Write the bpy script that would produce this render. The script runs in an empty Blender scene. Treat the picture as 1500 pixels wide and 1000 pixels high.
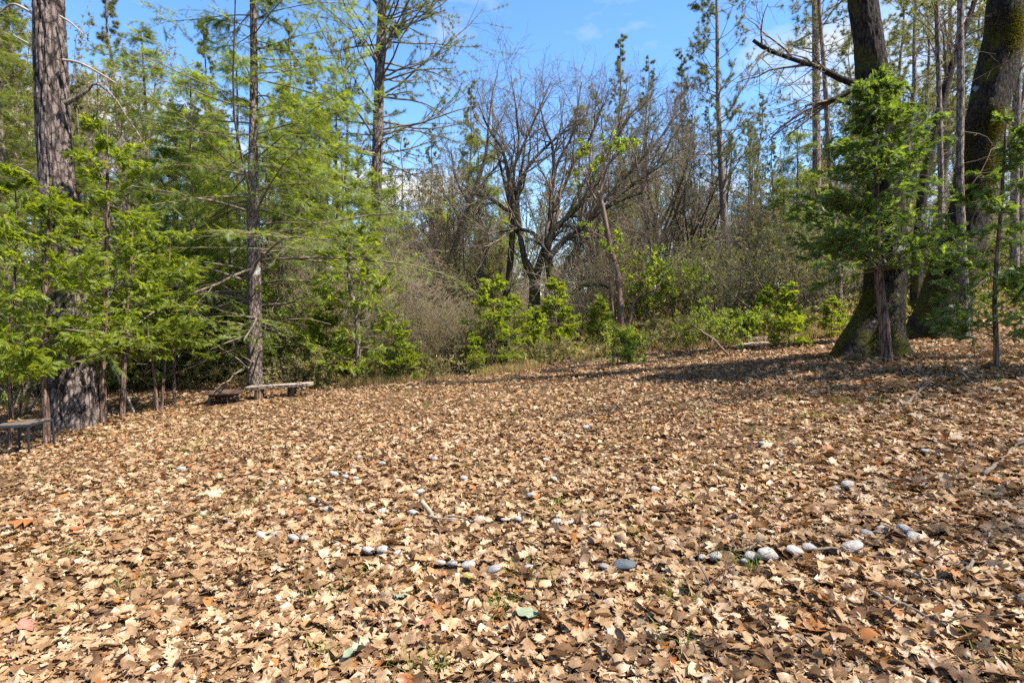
import bpy, math, time
import numpy as np
from mathutils import Vector

T_START = time.time()
scene = bpy.context.scene
COL = scene.collection
RA = math.radians

# ------------------------------------------------------------------ camera
FPX = 833.0                     # focal length in pixels of a 1500 px wide frame
PITCH = math.atan(50.0 / FPX)
EYE = np.array([0.0, 0.0, 1.6])
FWD = np.array([0.0, math.cos(PITCH), -math.sin(PITCH)])
UPV = np.array([0.0, math.sin(PITCH), math.cos(PITCH)])
RGT = np.array([1.0, 0.0, 0.0])
cam_data = bpy.data.cameras.new("camera")
cam_data.sensor_width = 36.0
cam_data.lens = 36.0 * FPX / 1500.0
cam_data.clip_start = 0.05
cam_data.clip_end = 3000.0
cam = bpy.data.objects.new("camera", cam_data)
COL.objects.link(cam)
cam.location = EYE
cam.rotation_euler = (math.pi / 2 - PITCH, 0, 0)
scene.camera = cam

# ------------------------------------------------------------------ sun, sky, exposure
SUN_EL, SUN_AZ = RA(55), RA(106)        # azimuth clockwise from +Y (straight ahead)
sun_dir = Vector((math.sin(SUN_AZ) * math.cos(SUN_EL), math.cos(SUN_AZ) * math.cos(SUN_EL), math.sin(SUN_EL)))
sl = bpy.data.lights.new("sun", 'SUN')
sl.energy = 4.4
sl.angle = RA(0.9)
sl.color = (1.0, 0.945, 0.86)
so = bpy.data.objects.new("sun", sl)
COL.objects.link(so)
so.rotation_euler = (-sun_dir).to_track_quat('-Z', 'Y').to_euler()

world = bpy.data.worlds.new("World")
scene.world = world
world.use_nodes = True
wt = world.node_tree
wn, wl = wt.nodes, wt.links
wn.clear()
w_out = wn.new('ShaderNodeOutputWorld')
w_bg = wn.new('ShaderNodeBackground')
w_sky = wn.new('ShaderNodeTexSky')
w_sky.sky_type = 'NISHITA'
w_sky.sun_disc = False
w_sky.sun_elevation = SUN_EL
w_sky.sun_rotation = SUN_AZ
w_sky.altitude = 600
w_sky.air_density = 1.0
w_sky.dust_density = 0.0
w_sky.ozone_density = 2.0
w_bg.inputs['Strength'].default_value = 0.10
# cloud cover: fractal noise on the sky direction projected onto a cloud layer
w_tc = wn.new('ShaderNodeTexCoord')
w_sep = wn.new('ShaderNodeSeparateXYZ')
wl.new(w_tc.outputs['Generated'], w_sep.inputs[0])
w_add = wn.new('ShaderNodeMath'); w_add.operation = 'ADD'; w_add.inputs[1].default_value = 0.12
wl.new(w_sep.outputs['Z'], w_add.inputs[0])
w_max = wn.new('ShaderNodeMath'); w_max.operation = 'MAXIMUM'; w_max.inputs[1].default_value = 0.06
wl.new(w_add.outputs[0], w_max.inputs[0])
w_dx = wn.new('ShaderNodeMath'); w_dx.operation = 'DIVIDE'
w_dy = wn.new('ShaderNodeMath'); w_dy.operation = 'DIVIDE'
wl.new(w_sep.outputs['X'], w_dx.inputs[0]); wl.new(w_max.outputs[0], w_dx.inputs[1])
wl.new(w_sep.outputs['Y'], w_dy.inputs[0]); wl.new(w_max.outputs[0], w_dy.inputs[1])
w_cmb = wn.new('ShaderNodeCombineXYZ')
wl.new(w_dx.outputs[0], w_cmb.inputs[0]); wl.new(w_dy.outputs[0], w_cmb.inputs[1])
w_noi = wn.new('ShaderNodeTexNoise')
w_noi.inputs['Scale'].default_value = 0.95
w_noi.inputs['Detail'].default_value = 8
w_noi.inputs['Roughness'].default_value = 0.56
w_map = wn.new('ShaderNodeMapping')
w_map.inputs['Location'].default_value = (-12.335, 12.095, 0.0)
wl.new(w_cmb.outputs[0], w_map.inputs[0])
wl.new(w_map.outputs[0], w_noi.inputs['Vector'])
w_rmp = wn.new('ShaderNodeValToRGB')
w_rmp.color_ramp.elements[0].position = 0.50
w_rmp.color_ramp.elements[1].position = 0.64
wl.new(w_noi.outputs['Fac'], w_rmp.inputs[0])
w_mix = wn.new('ShaderNodeMix'); w_mix.data_type = 'RGBA'
wl.new(w_rmp.outputs[0], w_mix.inputs['Factor'])
w_hsv = wn.new('ShaderNodeHueSaturation'); w_hsv.inputs['Saturation'].default_value = 1.2; w_hsv.inputs['Hue'].default_value = 0.502
wl.new(w_sky.outputs[0], w_hsv.inputs['Color']); wl.new(w_hsv.outputs[0], w_mix.inputs['A'])
w_mix.inputs['B'].default_value = (3.1, 3.15, 3.25, 1)
wl.new(w_mix.outputs['Result'], w_bg.inputs['Color'])
wl.new(w_bg.outputs[0], w_out.inputs[0])

scene.view_settings.view_transform = 'Standard'
scene.view_settings.look = 'None'
scene.view_settings.exposure = 1.75
scene.view_settings.gamma = 1.0
scene.view_settings.use_curve_mapping = False
scene.render.engine = 'CYCLES'
cy = scene.cycles
cy.max_bounces = 10
cy.diffuse_bounces = 6
cy.glossy_bounces = 2
cy.transmission_bounces = 6
cy.transparent_max_bounces = 4
cy.sample_clamp_indirect = 6
cy.use_denoising = False
cy.caustics_reflective = False
cy.caustics_refractive = False

# ------------------------------------------------------------------ small maths
rng = np.random.default_rng(11)
_perm = np.random.default_rng(5).permutation(256)
_val = np.random.default_rng(6).random(256)


def vnoise(p):
    p = np.asarray(p, float)
    i = np.floor(p).astype(int)
    f = p - i
    f = f * f * (3 - 2 * f)

    def h(a, b, c):
        return _val[_perm[(_perm[(_perm[(i[..., 0] + a) & 255] + i[..., 1] + b) & 255] + i[..., 2] + c) & 255]]
    x, y, z = f[..., 0], f[..., 1], f[..., 2]
    c00 = h(0, 0, 0) * (1 - x) + h(1, 0, 0) * x
    c10 = h(0, 1, 0) * (1 - x) + h(1, 1, 0) * x
    c01 = h(0, 0, 1) * (1 - x) + h(1, 0, 1) * x
    c11 = h(0, 1, 1) * (1 - x) + h(1, 1, 1) * x
    return (c00 * (1 - y) + c10 * y) * (1 - z) + (c01 * (1 - y) + c11 * y) * z


def fbm(p, o=3):
    p = np.asarray(p, float)
    s, a, t = 0.0, 1.0, 0.0
    for k in range(o):
        s = s + a * vnoise(p * (2 ** k) + 17.3 * k)
        t += a
        a *= 0.5
    return s / t


def nrm(v):
    return v / np.maximum(np.linalg.norm(v, axis=-1, keepdims=True), 1e-9)


def ground_z(x, y):
    x = np.asarray(x, float); y = np.asarray(y, float)
    xe = 16 * np.tanh(x / 16)
    z = 0.055 * xe + 0.075 * 0.8 * np.log1p(np.exp(np.clip(xe / 0.8, -30, 30)))
    yy = np.maximum(0, y - 14)
    z = z + 3.0 * np.tanh(0.05 * yy * (0.45 + 0.55 / (1 + np.exp(-(x - 1) / 3.0))) / 3.0)
    z = z + 0.05 * (fbm(np.stack([x * 0.7, y * 0.7, 0 * x], -1), 3) - 0.5)
    return z


def W(u, v, d):
    """point at camera depth d seen at pixel (u, v) of the 1500 x 1000 photograph"""
    return EYE + d * (FWD + (u - 750.0) / FPX * RGT + (500.0 - v) / FPX * UPV)


def base_at(u, d):
    v = 550.0
    for _ in range(30):
        p = W(u, v, d)
        v += (p[2] - float(ground_z(p[0], p[1]))) * FPX / d
    p = W(u, v, d)
    return np.array([p[0], p[1], float(ground_z(p[0], p[1]))])


def hit(u, v):
    """where the ground is seen at pixel (u, v)"""
    lo = 0.5
    for d in np.arange(0.6, 60, 0.05):
        p = W(u, v, d)
        if p[2] < ground_z(p[0], p[1]):
            break
        lo = d
    hi = d
    for _ in range(25):
        m = 0.5 * (lo + hi); p = W(u, v, m)
        if p[2] < ground_z(p[0], p[1]): hi = m
        else: lo = m
    p = W(u, v, lo)
    return np.array([p[0], p[1], float(ground_z(p[0], p[1]))]), lo


def catmull(pts, n):
    pts = np.asarray(pts, float)
    if len(pts) == 2:
        t = np.linspace(0, 1, n)[:, None]
        return pts[0] * (1 - t) + pts[1] * t
    P = np.vstack([2 * pts[0] - pts[1], pts, 2 * pts[-1] - pts[-2]])
    t = np.linspace(0, len(pts) - 1 - 1e-6, n)
    i = t.astype(int); f = (t - i)[:, None]
    a, b, c, d = P[i], P[i + 1], P[i + 2], P[i + 3]
    return 0.5 * (2 * b + (c - a) * f + (2 * a - 5 * b + 4 * c - d) * f ** 2 + (3 * b - a - 3 * c + d) * f ** 3)


# ------------------------------------------------------------------ mesh building
class MB:
    def __init__(self):
        self.v, self.f, self.n = [], [], 0

    def add(self, v, *faces):
        v = np.asarray(v, float).reshape(-1, 3)
        for f in faces:
            f = np.asarray(f, int)
            if f.size: self.f.append(f + self.n)
        self.v.append(v); self.n += len(v)

    def mesh(self, name, mat, smooth=True):
        me = bpy.data.meshes.new(name)
        if self.n:
            v = np.concatenate(self.v).astype(np.float32)
            li = np.concatenate([f.reshape(-1) for f in self.f]).astype(np.int32)
            ln = np.concatenate([np.full(len(f), f.shape[1]) for f in self.f]).astype(np.int32)
            ls = np.concatenate([[0], np.cumsum(ln)[:-1]]).astype(np.int32)
            me.vertices.add(len(v)); me.vertices.foreach_set('co', v.reshape(-1))
            me.loops.add(len(li)); me.loops.foreach_set('vertex_index', li)
            me.polygons.add(len(ln)); me.polygons.foreach_set('loop_start', ls)
            me.polygons.foreach_set('use_smooth', np.full(len(ln), smooth))
            me.update(calc_edges=True)
            me.validate()
        for m in (mat if isinstance(mat, (list, tuple)) else [mat]):
            me.materials.append(m)
        return me


def tubes(mb, P, R, n=3, cap=False):
    P = np.asarray(P, float); R = np.asarray(R, float)
    if P.ndim == 2: P = P[None]; R = R[None]
    N, K = P.shape[:2]
    if N == 0: return
    T = nrm(np.gradient(P, axis=1))
    m = T.mean(1)
    ref = np.zeros((N, 3)); ref[np.arange(N), np.argmin(np.abs(m), 1)] = 1
    U = nrm(np.cross(T, ref[:, None, :])); V = np.cross(T, U)
    a = 2 * math.pi * np.arange(n) / n
    vv = P[:, :, None] + R[:, :, None, None] * (np.cos(a)[None, None, :, None] * U[:, :, None] + np.sin(a)[None, None, :, None] * V[:, :, None])
    base = (np.arange(N) * K * n)[:, None, None]
    k = (np.arange(K - 1) * n)[None, :, None]
    j = np.arange(n)[None, None, :]; j2 = (j + 1) % n
    f = np.stack([base + k + j, base + k + j2, base + k + n + j2, base + k + n + j], -1).reshape(-1, 4)
    mb.add(vv, f)
    if cap:
        for s in (0, K - 1):
            c = (np.arange(N) * K * n)[:, None] + s * n + np.arange(n)[None]
            mb.f.append((c if s else c[:, ::-1]) + mb.n - N * K * n)


def spawn(g, P, R, m, s=(0.3, 1.0), ang=(55, 12), L=(1, 0.2), K=6, wig=0.12, grav=0.0, rr=0.5, taper=0.3, lenfun=None, flat=0.0, rmin=0.002, rel=False, bias=None, spow=1.0):
    """children branches off parents P (N,K,3) with radii R (N,K)"""
    N, KP = P.shape[:2]
    S = s[0] + (s[1] - s[0]) * ((np.arange(m)[None] + g.random((N, m))) / m) ** spow
    x = S * (KP - 1); i = np.minimum(x.astype(int), KP - 2); f = (x - i)[..., None]
    r_ = np.arange(N)[:, None]
    pos = P[r_, i] * (1 - f) + P[r_, i + 1] * f
    T = nrm(P[r_, i + 1] - P[r_, i])
    rad = R[r_, i] * (1 - f[..., 0]) + R[r_, i + 1] * f[..., 0]
    q = g.normal(size=(N, m, 3))
    if bias is not None: q = q + np.asarray(bias)
    if flat > 0:
        side = np.cross(T, np.array([0, 0, 1.0])); side = nrm(side + 1e-6)
        sg = np.where((np.arange(m)[None] + g.integers(0, 2, (N, 1))) % 2 == 0, 1.0, -1.0)[..., None]
        q = nrm(q) * (1 - flat) + side * sg * flat * 1.5
    q = q - (q * T).sum(-1, keepdims=True) * T
    q = nrm(q)
    a = np.radians(g.normal(ang[0], ang[1], (N, m)))[..., None]
    D = np.cos(a) * T + np.sin(a) * q
    ln = L[0] * np.clip(g.normal(1, L[1], (N, m)), 0.25, 2)
    if rel: ln = ln * np.linalg.norm(P[:, -1] - P[:, 0], axis=1)[:, None]
    if lenfun is not None: ln = ln * lenfun(S)
    pts = [pos]
    for k in range(K - 1):
        D = nrm(D + g.normal(size=D.shape) * wig + np.array([0, 0, 1.0]) * grav)
        pts.append(pts[-1] + D * (ln / (K - 1))[..., None])
    Q = np.stack(pts, 2).reshape(N * m, K, 3)
    r0 = np.maximum(rad * rr, rmin).reshape(-1, 1)
    RR = r0 * np.linspace(1, taper, K)[None]
    return Q, np.maximum(RR, rmin * 0.6)


def along(g, P, m, s=(0.3, 1.0)):
    N, K = P.shape[:2]
    S = s[0] + (s[1] - s[0]) * (np.arange(m)[None] + g.random((N, m))) / m
    x = S * (K - 1); i = np.minimum(x.astype(int), K - 2); f = (x - i)[..., None]
    r_ = np.arange(N)[:, None]
    return (P[r_, i] * (1 - f) + P[r_, i + 1] * f).reshape(-1, 3), nrm(P[r_, i + 1] - P[r_, i]).reshape(-1, 3)


def place(mb, g, temps, pos, X, up, scale):
    """copies of template leaves (list of (verts, faces)) at pos, long axis X, normal near up"""
    X = nrm(X); Y = nrm(np.cross(up, X)); Z = np.cross(X, Y)
    which = g.integers(0, len(temps), len(pos))
    for t, (tv, tf) in enumerate(temps):
        k = which == t
        if not k.any(): continue
        v = (pos[k][:, None] + scale[k][:, None, None] * (tv[None, :, 0:1] * X[k][:, None] + tv[None, :, 1:2] * Y[k][:, None] + tv[None, :, 2:3] * Z[k][:, None]))
        f = tf[None] + (np.arange(k.sum()) * len(tv))[:, None, None]
        mb.add(v, f.reshape(-1, tf.shape[1]))


# ------------------------------------------------------------------ leaf templates
def t_tris(rows):
    """thin pointed blades: rows of (origin, direction, width vector)"""
    v, f = [], []
    for o, d, w in rows:
        n = len(v)
        v += [o - w * 0.5, o + w * 0.5, o + d]
        f.append([n, n + 1, n + 2])
    return np.array(v), np.array(f)


def t_fir(g):       # flat spray of short needles either side of a twig, length 1
    rows = []
    for k in range(9):
        x = 0.08 + 0.9 * k / 9
        for sg in (-1, 1):
            d = np.array([0.16 + 0.05 * g.random(), sg * 0.24 * (1 - 0.3 * k / 9), g.normal(0, 0.06)])
            rows.append((np.array([x, 0, 0]), d, np.array([0.055, 0, 0.01])))
    rows.append((np.array([0, 0, 0]), np.array([1.05, 0, 0]), np.array([0, 0.03, 0])))
    return t_tris(rows)


def t_cedar(g):     # flat fern-like fan of scale-leaf branchlets, tips drooping
    rows = []
    for k in range(6):
        x = 0.05 + 0.75 * k / 6
        for sg in (-1, 1):
            l = 0.42 * (1 - 0.55 * abs(k / 6 - 0.35)) * g.uniform(0.75, 1.15)
            z0 = -0.22 * x * x
            d = np.array([l * 0.72, sg * l * 0.62, -0.12 * l + g.normal(0, 0.05)])
            rows.append((np.array([x, 0, z0]), d, np.array([0.10, -sg * 0.06, 0.02])))
            o2 = np.array([x, 0, z0]) + d * 0.5
            rows.append((o2, np.array([l * 0.5, -sg * 0.02, -0.05]), np.array([0.03, sg * 0.08, 0])))
    rows.append((np.array([0.6, 0, -0.1]), np.array([0.45, 0, -0.18]), np.array([0, 0.09, 0])))
    return t_tris(rows)


def t_pine(g):      # tuft of long needles round a shoot tip
    rows = []
    for k in range(20):
        d = nrm(np.array([g.uniform(0.1, 1.0), g.normal(0, 0.75), g.normal(0, 0.75)])) * g.uniform(0.7, 1.05)
        w = nrm(np.cross(d, g.normal(size=3))) * 0.06
        rows.append((np.array([-0.12 * g.random(), 0, 0]), d, w))
    return t_tris(rows)


def t_leaves(g, n, wid, spread):   # rosette of simple oval leaves
    v, f = [], []
    for k in range(n):
        a = 2 * math.pi * (k + 0.5 * g.random()) / n
        d = nrm(np.array([g.uniform(0.1, 0.9), math.cos(a) * spread, math.sin(a) * spread]))
        s = nrm(np.cross(d, g.normal(size=3))) * wid
        o = np.array([-0.25 * g.random(), 0, 0]); l = g.uniform(0.75, 1.1)
        nn = np.cross(d, s) * 0.35
        b = len(v)
        v += [o, o + d * l * 0.5 + s * 0.5 + nn, o + d * l, o + d * l * 0.5 - s * 0.5 + nn]
        f += [[b, b + 1, b + 2, b + 3]]
    return np.array(v), np.array(f)


_g = np.random.default_rng(3)
T_FIR = [t_fir(_g) for _ in range(4)]
T_CEDAR = [t_cedar(_g) for _ in range(5)]
T_PINE = [t_pine(_g) for _ in range(4)]
T_BROAD = [t_leaves(_g, 6, 0.42, 0.9) for _ in range(4)]
T_SMALL = [t_leaves(_g, 5, 0.5, 1.0) for _ in range(4)]


# ------------------------------------------------------------------ materials
def nmat(name):
    m = bpy.data.materials.new(name); m.use_nodes = True
    nt = m.node_tree; nt.nodes.clear()
    return m, nt.nodes, nt.links


def ramp(n, stops):
    r = n.new('ShaderNodeValToRGB')
    e = r.color_ramp.elements
    while len(e) < len(stops): e.new(0.5)
    for k, (p, c) in enumerate(stops):
        e[k].position = p; e[k].color = (*c, 1)
    return r


def leaf_mat(name, cols, trans=0.5, tcol=(1.9, 1.75, 0.7), per='island', rough=0.5, spec=0.03, clump=0.4, grain=False):
    m, n, l = nmat(name)
    out = n.new('ShaderNodeOutputMaterial')
    if per == 'island':
        src = n.new('ShaderNodeNewGeometry').outputs['Random Per Island']
    else:
        src = n.new('ShaderNodeObjectInfo').outputs['Random']
    r = ramp(n, cols); l.new(src, r.inputs[0])
    col = r.outputs[0]
    tc = n.new('ShaderNodeTexCoord')
    oi = n.new('ShaderNodeObjectInfo')
    nz = n.new('ShaderNodeTexNoise'); nz.noise_dimensions = '4D'
    nz.inputs['Scale'].default_value = 1.6 if not grain else 28.0
    nz.inputs['Detail'].default_value = 2
    l.new(tc.outputs['Object'], nz.inputs['Vector'])
    mm = n.new('ShaderNodeMath'); mm.operation = 'MULTIPLY'; mm.inputs[1].default_value = 40
    l.new(oi.outputs['Random'], mm.inputs[0]); l.new(mm.outputs[0], nz.inputs['W'])
    mr = n.new('ShaderNodeMapRange')
    mr.inputs['From Min'].default_value = 0.3; mr.inputs['From Max'].default_value = 0.7
    mr.inputs['To Min'].default_value = 1 - clump * 0.6; mr.inputs['To Max'].default_value = 1 + clump * 0.55
    l.new(nz.outputs['Fac'], mr.inputs['Value'])
    if grain:      # midrib, side veins and brown spots in leaf space
        nz.inputs['Scale'].default_value = 3.2; nz.inputs['Detail'].default_value = 6
        sp = n.new('ShaderNodeSeparateXYZ'); l.new(tc.outputs['Object'], sp.inputs[0])
        ab = n.new('ShaderNodeMath'); ab.operation = 'ABSOLUTE'; l.new(sp.outputs['Y'], ab.inputs[0])
        k1 = n.new('ShaderNodeMath'); k1.operation = 'MULTIPLY_ADD'; k1.inputs[1].default_value = -0.8; l.new(ab.outputs[0], k1.inputs[0]); l.new(sp.outputs['X'], k1.inputs[2])
        k2 = n.new('ShaderNodeMath'); k2.operation = 'PINGPONG'; k2.inputs[1].default_value = 0.08; l.new(k1.outputs[0], k2.inputs[0])
        k3 = n.new('ShaderNodeMath'); k3.operation = 'MINIMUM'; l.new(k2.outputs[0], k3.inputs[0]); l.new(ab.outputs[0], k3.inputs[1])
        k4 = n.new('ShaderNodeMapRange'); k4.inputs['From Max'].default_value = 0.022; k4.inputs['To Min'].default_value = 1.22; k4.inputs['To Max'].default_value = 1.0
        l.new(k3.outputs[0], k4.inputs['Value'])
        k5 = n.new('ShaderNodeMath'); k5.operation = 'MULTIPLY'; l.new(mr.outputs[0], k5.inputs[0]); l.new(k4.outputs[0], k5.inputs[1])
        mr = k5
    vm = n.new('ShaderNodeVectorMath'); vm.operation = 'SCALE'
    l.new(col, vm.inputs[0]); l.new(mr.outputs[0], vm.inputs['Scale'])
    df = n.new('ShaderNodeBsdfDiffuse'); l.new(vm.outputs[0], df.inputs['Color'])
    tr = n.new('ShaderNodeBsdfTranslucent')
    v2 = n.new('ShaderNodeVectorMath'); v2.operation = 'MULTIPLY'; v2.inputs[1].default_value = tcol
    l.new(vm.outputs[0], v2.inputs[0]); l.new(v2.outputs[0], tr.inputs['Color'])
    mx = n.new('ShaderNodeMixShader'); mx.inputs[0].default_value = trans
    l.new(df.outputs[0], mx.inputs[1]); l.new(tr.outputs[0], mx.inputs[2])
    gl = n.new('ShaderNodeBsdfGlossy'); gl.inputs['Roughness'].default_value = rough
    m2 = n.new('ShaderNodeMixShader'); m2.inputs[0].default_value = spec
    l.new(mx.outputs[0], m2.inputs[1]); l.new(gl.outputs[0], m2.inputs[2])
    l.new(m2.outputs[0], out.inputs[0])
    return m


def bark_mat(name, dark, light, sx=14.0, sz=2.5, moss=0.0, mosscol=(0.075, 0.07, 0.012), lichen=0.0, bump=0.6, mossz=(0.0, 3.0)):
    """furrowed bark; moss = how much of it, more where the trunk faces away from the sun and low down"""
    m, n, l = nmat(name)
    out = n.new('ShaderNodeOutputMaterial')
    bs = n.new('ShaderNodeBsdfPrincipled'); bs.inputs['Roughness'].default_value = 0.9
    bs.inputs['Specular IOR Level'].default_value = 0.15
    tc = n.new('ShaderNodeTexCoord')
    mp = n.new('ShaderNodeMapping'); mp.inputs['Scale'].default_value = (sx, sx, sz)
    l.new(tc.outputs['Object'], mp.inputs[0])
    vo = n.new('ShaderNodeTexVoronoi'); vo.feature = 'F1'; vo.inputs['Scale'].default_value = 1.0
    nz = n.new('ShaderNodeTexNoise'); nz.inputs['Scale'].default_value = 1.3; nz.inputs['Detail'].default_value = 6; nz.inputs['Roughness'].default_value = 0.7
    l.new(mp.outputs[0], nz.inputs['Vector'])
    ad = n.new('ShaderNodeVectorMath'); ad.operation = 'ADD'
    l.new(mp.outputs[0], ad.inputs[0]); l.new(nz.outputs['Color'], ad.inputs[1])
    l.new(ad.outputs[0], vo.inputs['Vector'])
    r1 = ramp(n, [(0.0, tuple(0.5 * (a + b) for a, b in zip(dark, light))), (0.3, light), (0.62, tuple(0.6 * a + 0.4 * b for a, b in zip(dark, light))), (0.9, dark)])
    l.new(vo.outputs['Distance'], r1.inputs[0])
    r2 = ramp(n, [(0.3, (0.6, 0.6, 0.6)), (0.7, (1.25, 1.22, 1.2))])
    l.new(nz.outputs['Fac'], r2.inputs[0])
    mu = n.new('ShaderNodeVectorMath'); mu.operation = 'MULTIPLY'
    l.new(r1.outputs[0], mu.inputs[0]); l.new(r2.outputs[0], mu.inputs[1])
    ve = n.new('ShaderNodeTexVoronoi'); ve.feature = 'DISTANCE_TO_EDGE'; ve.inputs['Scale'].default_value = 1.0
    l.new(ad.outputs[0], ve.inputs['Vector'])
    fi = n.new('ShaderNodeMapRange'); fi.inputs['From Max'].default_value = 0.13; fi.inputs['To Min'].default_value = 0.38; fi.inputs['To Max'].default_value = 1.05
    l.new(ve.outputs['Distance'], fi.inputs['Value'])
    nf = n.new('ShaderNodeTexNoise'); nf.inputs['Scale'].default_value = 55; nf.inputs['Detail'].default_value = 4; nf.inputs['Roughness'].default_value = 0.75
    l.new(tc.outputs['Object'], nf.inputs['Vector'])
    fr = n.new('ShaderNodeMapRange'); fr.inputs['From Min'].default_value = 0.3; fr.inputs['From Max'].default_value = 0.7; fr.inputs['To Min'].default_value = 0.7; fr.inputs['To Max'].default_value = 1.35
    l.new(nf.outputs['Fac'], fr.inputs['Value'])
    fm = n.new('ShaderNodeMath'); fm.operation = 'MULTIPLY'; l.new(fi.outputs[0], fm.inputs[0]); l.new(fr.outputs[0], fm.inputs[1])
    mv = n.new('ShaderNodeVectorMath'); mv.operation = 'SCALE'; l.new(mu.outputs[0], mv.inputs[0]); l.new(fm.outputs[0], mv.inputs['Scale'])
    col = mv.outputs[0]
    if lichen > 0:
        n3 = n.new('ShaderNodeTexNoise'); n3.inputs['Scale'].default_value = 3.2; n3.inputs['Detail'].default_value = 5
        l.new(tc.outputs['Object'], n3.inputs['Vector'])
        r3 = ramp(n, [(0.66 - 0.1 * lichen, (0, 0, 0)), (0.70 - 0.1 * lichen, (1, 1, 1))])
        l.new(n3.outputs['Fac'], r3.inputs[0])
        x3 = n.new('ShaderNodeMix'); x3.data_type = 'RGBA'
        l.new(r3.outputs[0], x3.inputs['Factor']); l.new(col, x3.inputs['A']); x3.inputs['B'].default_value = (0.34, 0.34, 0.30, 1)
        col = x3.outputs['Result']
    if moss > 0:
        n4 = n.new('ShaderNodeTexNoise'); n4.inputs['Scale'].default_value = 2.2; n4.inputs['Detail'].default_value = 5
        l.new(tc.outputs['Object'], n4.inputs['Vector'])
        sp = n.new('ShaderNodeSeparateXYZ'); l.new(tc.outputs['Object'], sp.inputs[0])
        zr = n.new('ShaderNodeMapRange'); zr.inputs['From Min'].default_value = mossz[0]; zr.inputs['From Max'].default_value = mossz[1]
        zr.inputs['To Min'].default_value = 0.22 * moss; zr.inputs['To Max'].default_value = -0.02
        l.new(sp.outputs['Z'], zr.inputs['Value'])
        ge = n.new('ShaderNodeNewGeometry'); s2 = n.new('ShaderNodeSeparateXYZ'); l.new(ge.outputs['Normal'], s2.inputs[0])
        nx = n.new('ShaderNodeMath'); nx.operation = 'MULTIPLY'; nx.inputs[1].default_value = -0.09; l.new(s2.outputs['X'], nx.inputs[0])
        a1 = n.new('ShaderNodeMath'); l.new(n4.outputs['Fac'], a1.inputs[0]); l.new(zr.outputs[0], a1.inputs[1])
        a2 = n.new('ShaderNodeMath'); l.new(a1.outputs[0], a2.inputs[0]); l.new(nx.outputs[0], a2.inputs[1])
        r4 = ramp(n, [(0.55, (0, 0, 0)), (0.66, (1, 1, 1))]); l.new(a2.outputs[0], r4.inputs[0])
        x4 = n.new('ShaderNodeMix'); x4.data_type = 'RGBA'
        n5 = n.new('ShaderNodeTexNoise'); n5.inputs['Scale'].default_value = 30; l.new(tc.outputs['Object'], n5.inputs['Vector'])
        r5 = ramp(n, [(0.3, tuple(0.5 * c for c in mosscol)), (0.7, tuple(1.7 * c for c in mosscol))]); l.new(n5.outputs['Fac'], r5.inputs[0])
        l.new(r4.outputs[0], x4.inputs['Factor']); l.new(col, x4.inputs['A']); l.new(r5.outputs[0], x4.inputs['B'])
        col = x4.outputs['Result']
    l.new(col, bs.inputs['Base Color'])
    bp = n.new('ShaderNodeBump'); bp.inputs['Strength'].default_value = bump; bp.inputs['Distance'].default_value = 0.03
    iv = n.new('ShaderNodeMath'); iv.operation = 'SUBTRACT'
    l.new(fm.outputs[0], iv.inputs[0]); l.new(vo.outputs['Distance'], iv.inputs[1])
    l.new(iv.outputs[0], bp.inputs['Height']); l.new(bp.outputs[0], bs.inputs['Normal'])
    l.new(bs.outputs[0], out.inputs[0])
    return m


def plain_mat(name, c1, c2, scale=8.0, rough=0.8, metal=0.0, bump=0.2, stretch=(1, 1, 1)):
    m, n, l = nmat(name)
    out = n.new('ShaderNodeOutputMaterial')
    bs = n.new('ShaderNodeBsdfPrincipled'); bs.inputs['Roughness'].default_value = rough; bs.inputs['Metallic'].default_value = metal
    bs.inputs['Specular IOR Level'].default_value = 0.3
    tc = n.new('ShaderNodeTexCoord'); mp = n.new('ShaderNodeMapping'); mp.inputs['Scale'].default_value = stretch
    l.new(tc.outputs['Object'], mp.inputs[0])
    nz = n.new('ShaderNodeTexNoise'); nz.inputs['Scale'].default_value = scale; nz.inputs['Detail'].default_value = 6; nz.inputs['Roughness'].default_value = 0.65
    l.new(mp.outputs[0], nz.inputs['Vector'])
    r = ramp(n, [(0.3, c1), (0.7, c2)]); l.new(nz.outputs['Fac'], r.inputs[0]); l.new(r.outputs[0], bs.inputs['Base Color'])
    bp = n.new('ShaderNodeBump'); bp.inputs['Strength'].default_value = bump; bp.inputs['Distance'].default_value = 0.02
    l.new(nz.outputs['Fac'], bp.inputs['Height']); l.new(bp.outputs[0], bs.inputs['Normal'])
    l.new(bs.outputs[0], out.inputs[0])
    return m


M = {}
M['litter'] = leaf_mat('dry_oak_leaf', [(0.0, (0.075, 0.036, 0.016)), (0.13, (0.14, 0.075, 0.035)), (0.32, (0.215, 0.125, 0.06)), (0.58, (0.285, 0.178, 0.091)), (0.80, (0.355, 0.24, 0.137)), (0.92, (0.43, 0.325, 0.212)), (0.965, (0.29, 0.13, 0.035)), (1.0, (0.21, 0.07, 0.02))],
                       trans=0.22, tcol=(1.1, 0.9, 0.6), per='object', rough=0.45, spec=0.03, clump=0.45, grain=True)
M['fir'] = leaf_mat('fir_needles', [(0.0, (0.07, 0.117, 0.017)), (0.45, (0.12, 0.174, 0.026)), (0.8, (0.17, 0.217, 0.04)), (1.0, (0.25, 0.23, 0.06))], trans=0.55)
M['firdark'] = leaf_mat('dark_fir_needles', [(0.0, (0.055, 0.085, 0.016)), (0.5, (0.105, 0.14, 0.026)), (1.0, (0.19, 0.19, 0.045))], trans=0.45)
M['cedar'] = leaf_mat('cedar_sprays', [(0.0, (0.09, 0.14, 0.009)), (0.4, (0.165, 0.225, 0.014)), (0.8, (0.225, 0.275, 0.024)), (1.0, (0.27, 0.29, 0.035))], trans=0.58, spec=0.025, rough=0.6)
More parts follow.
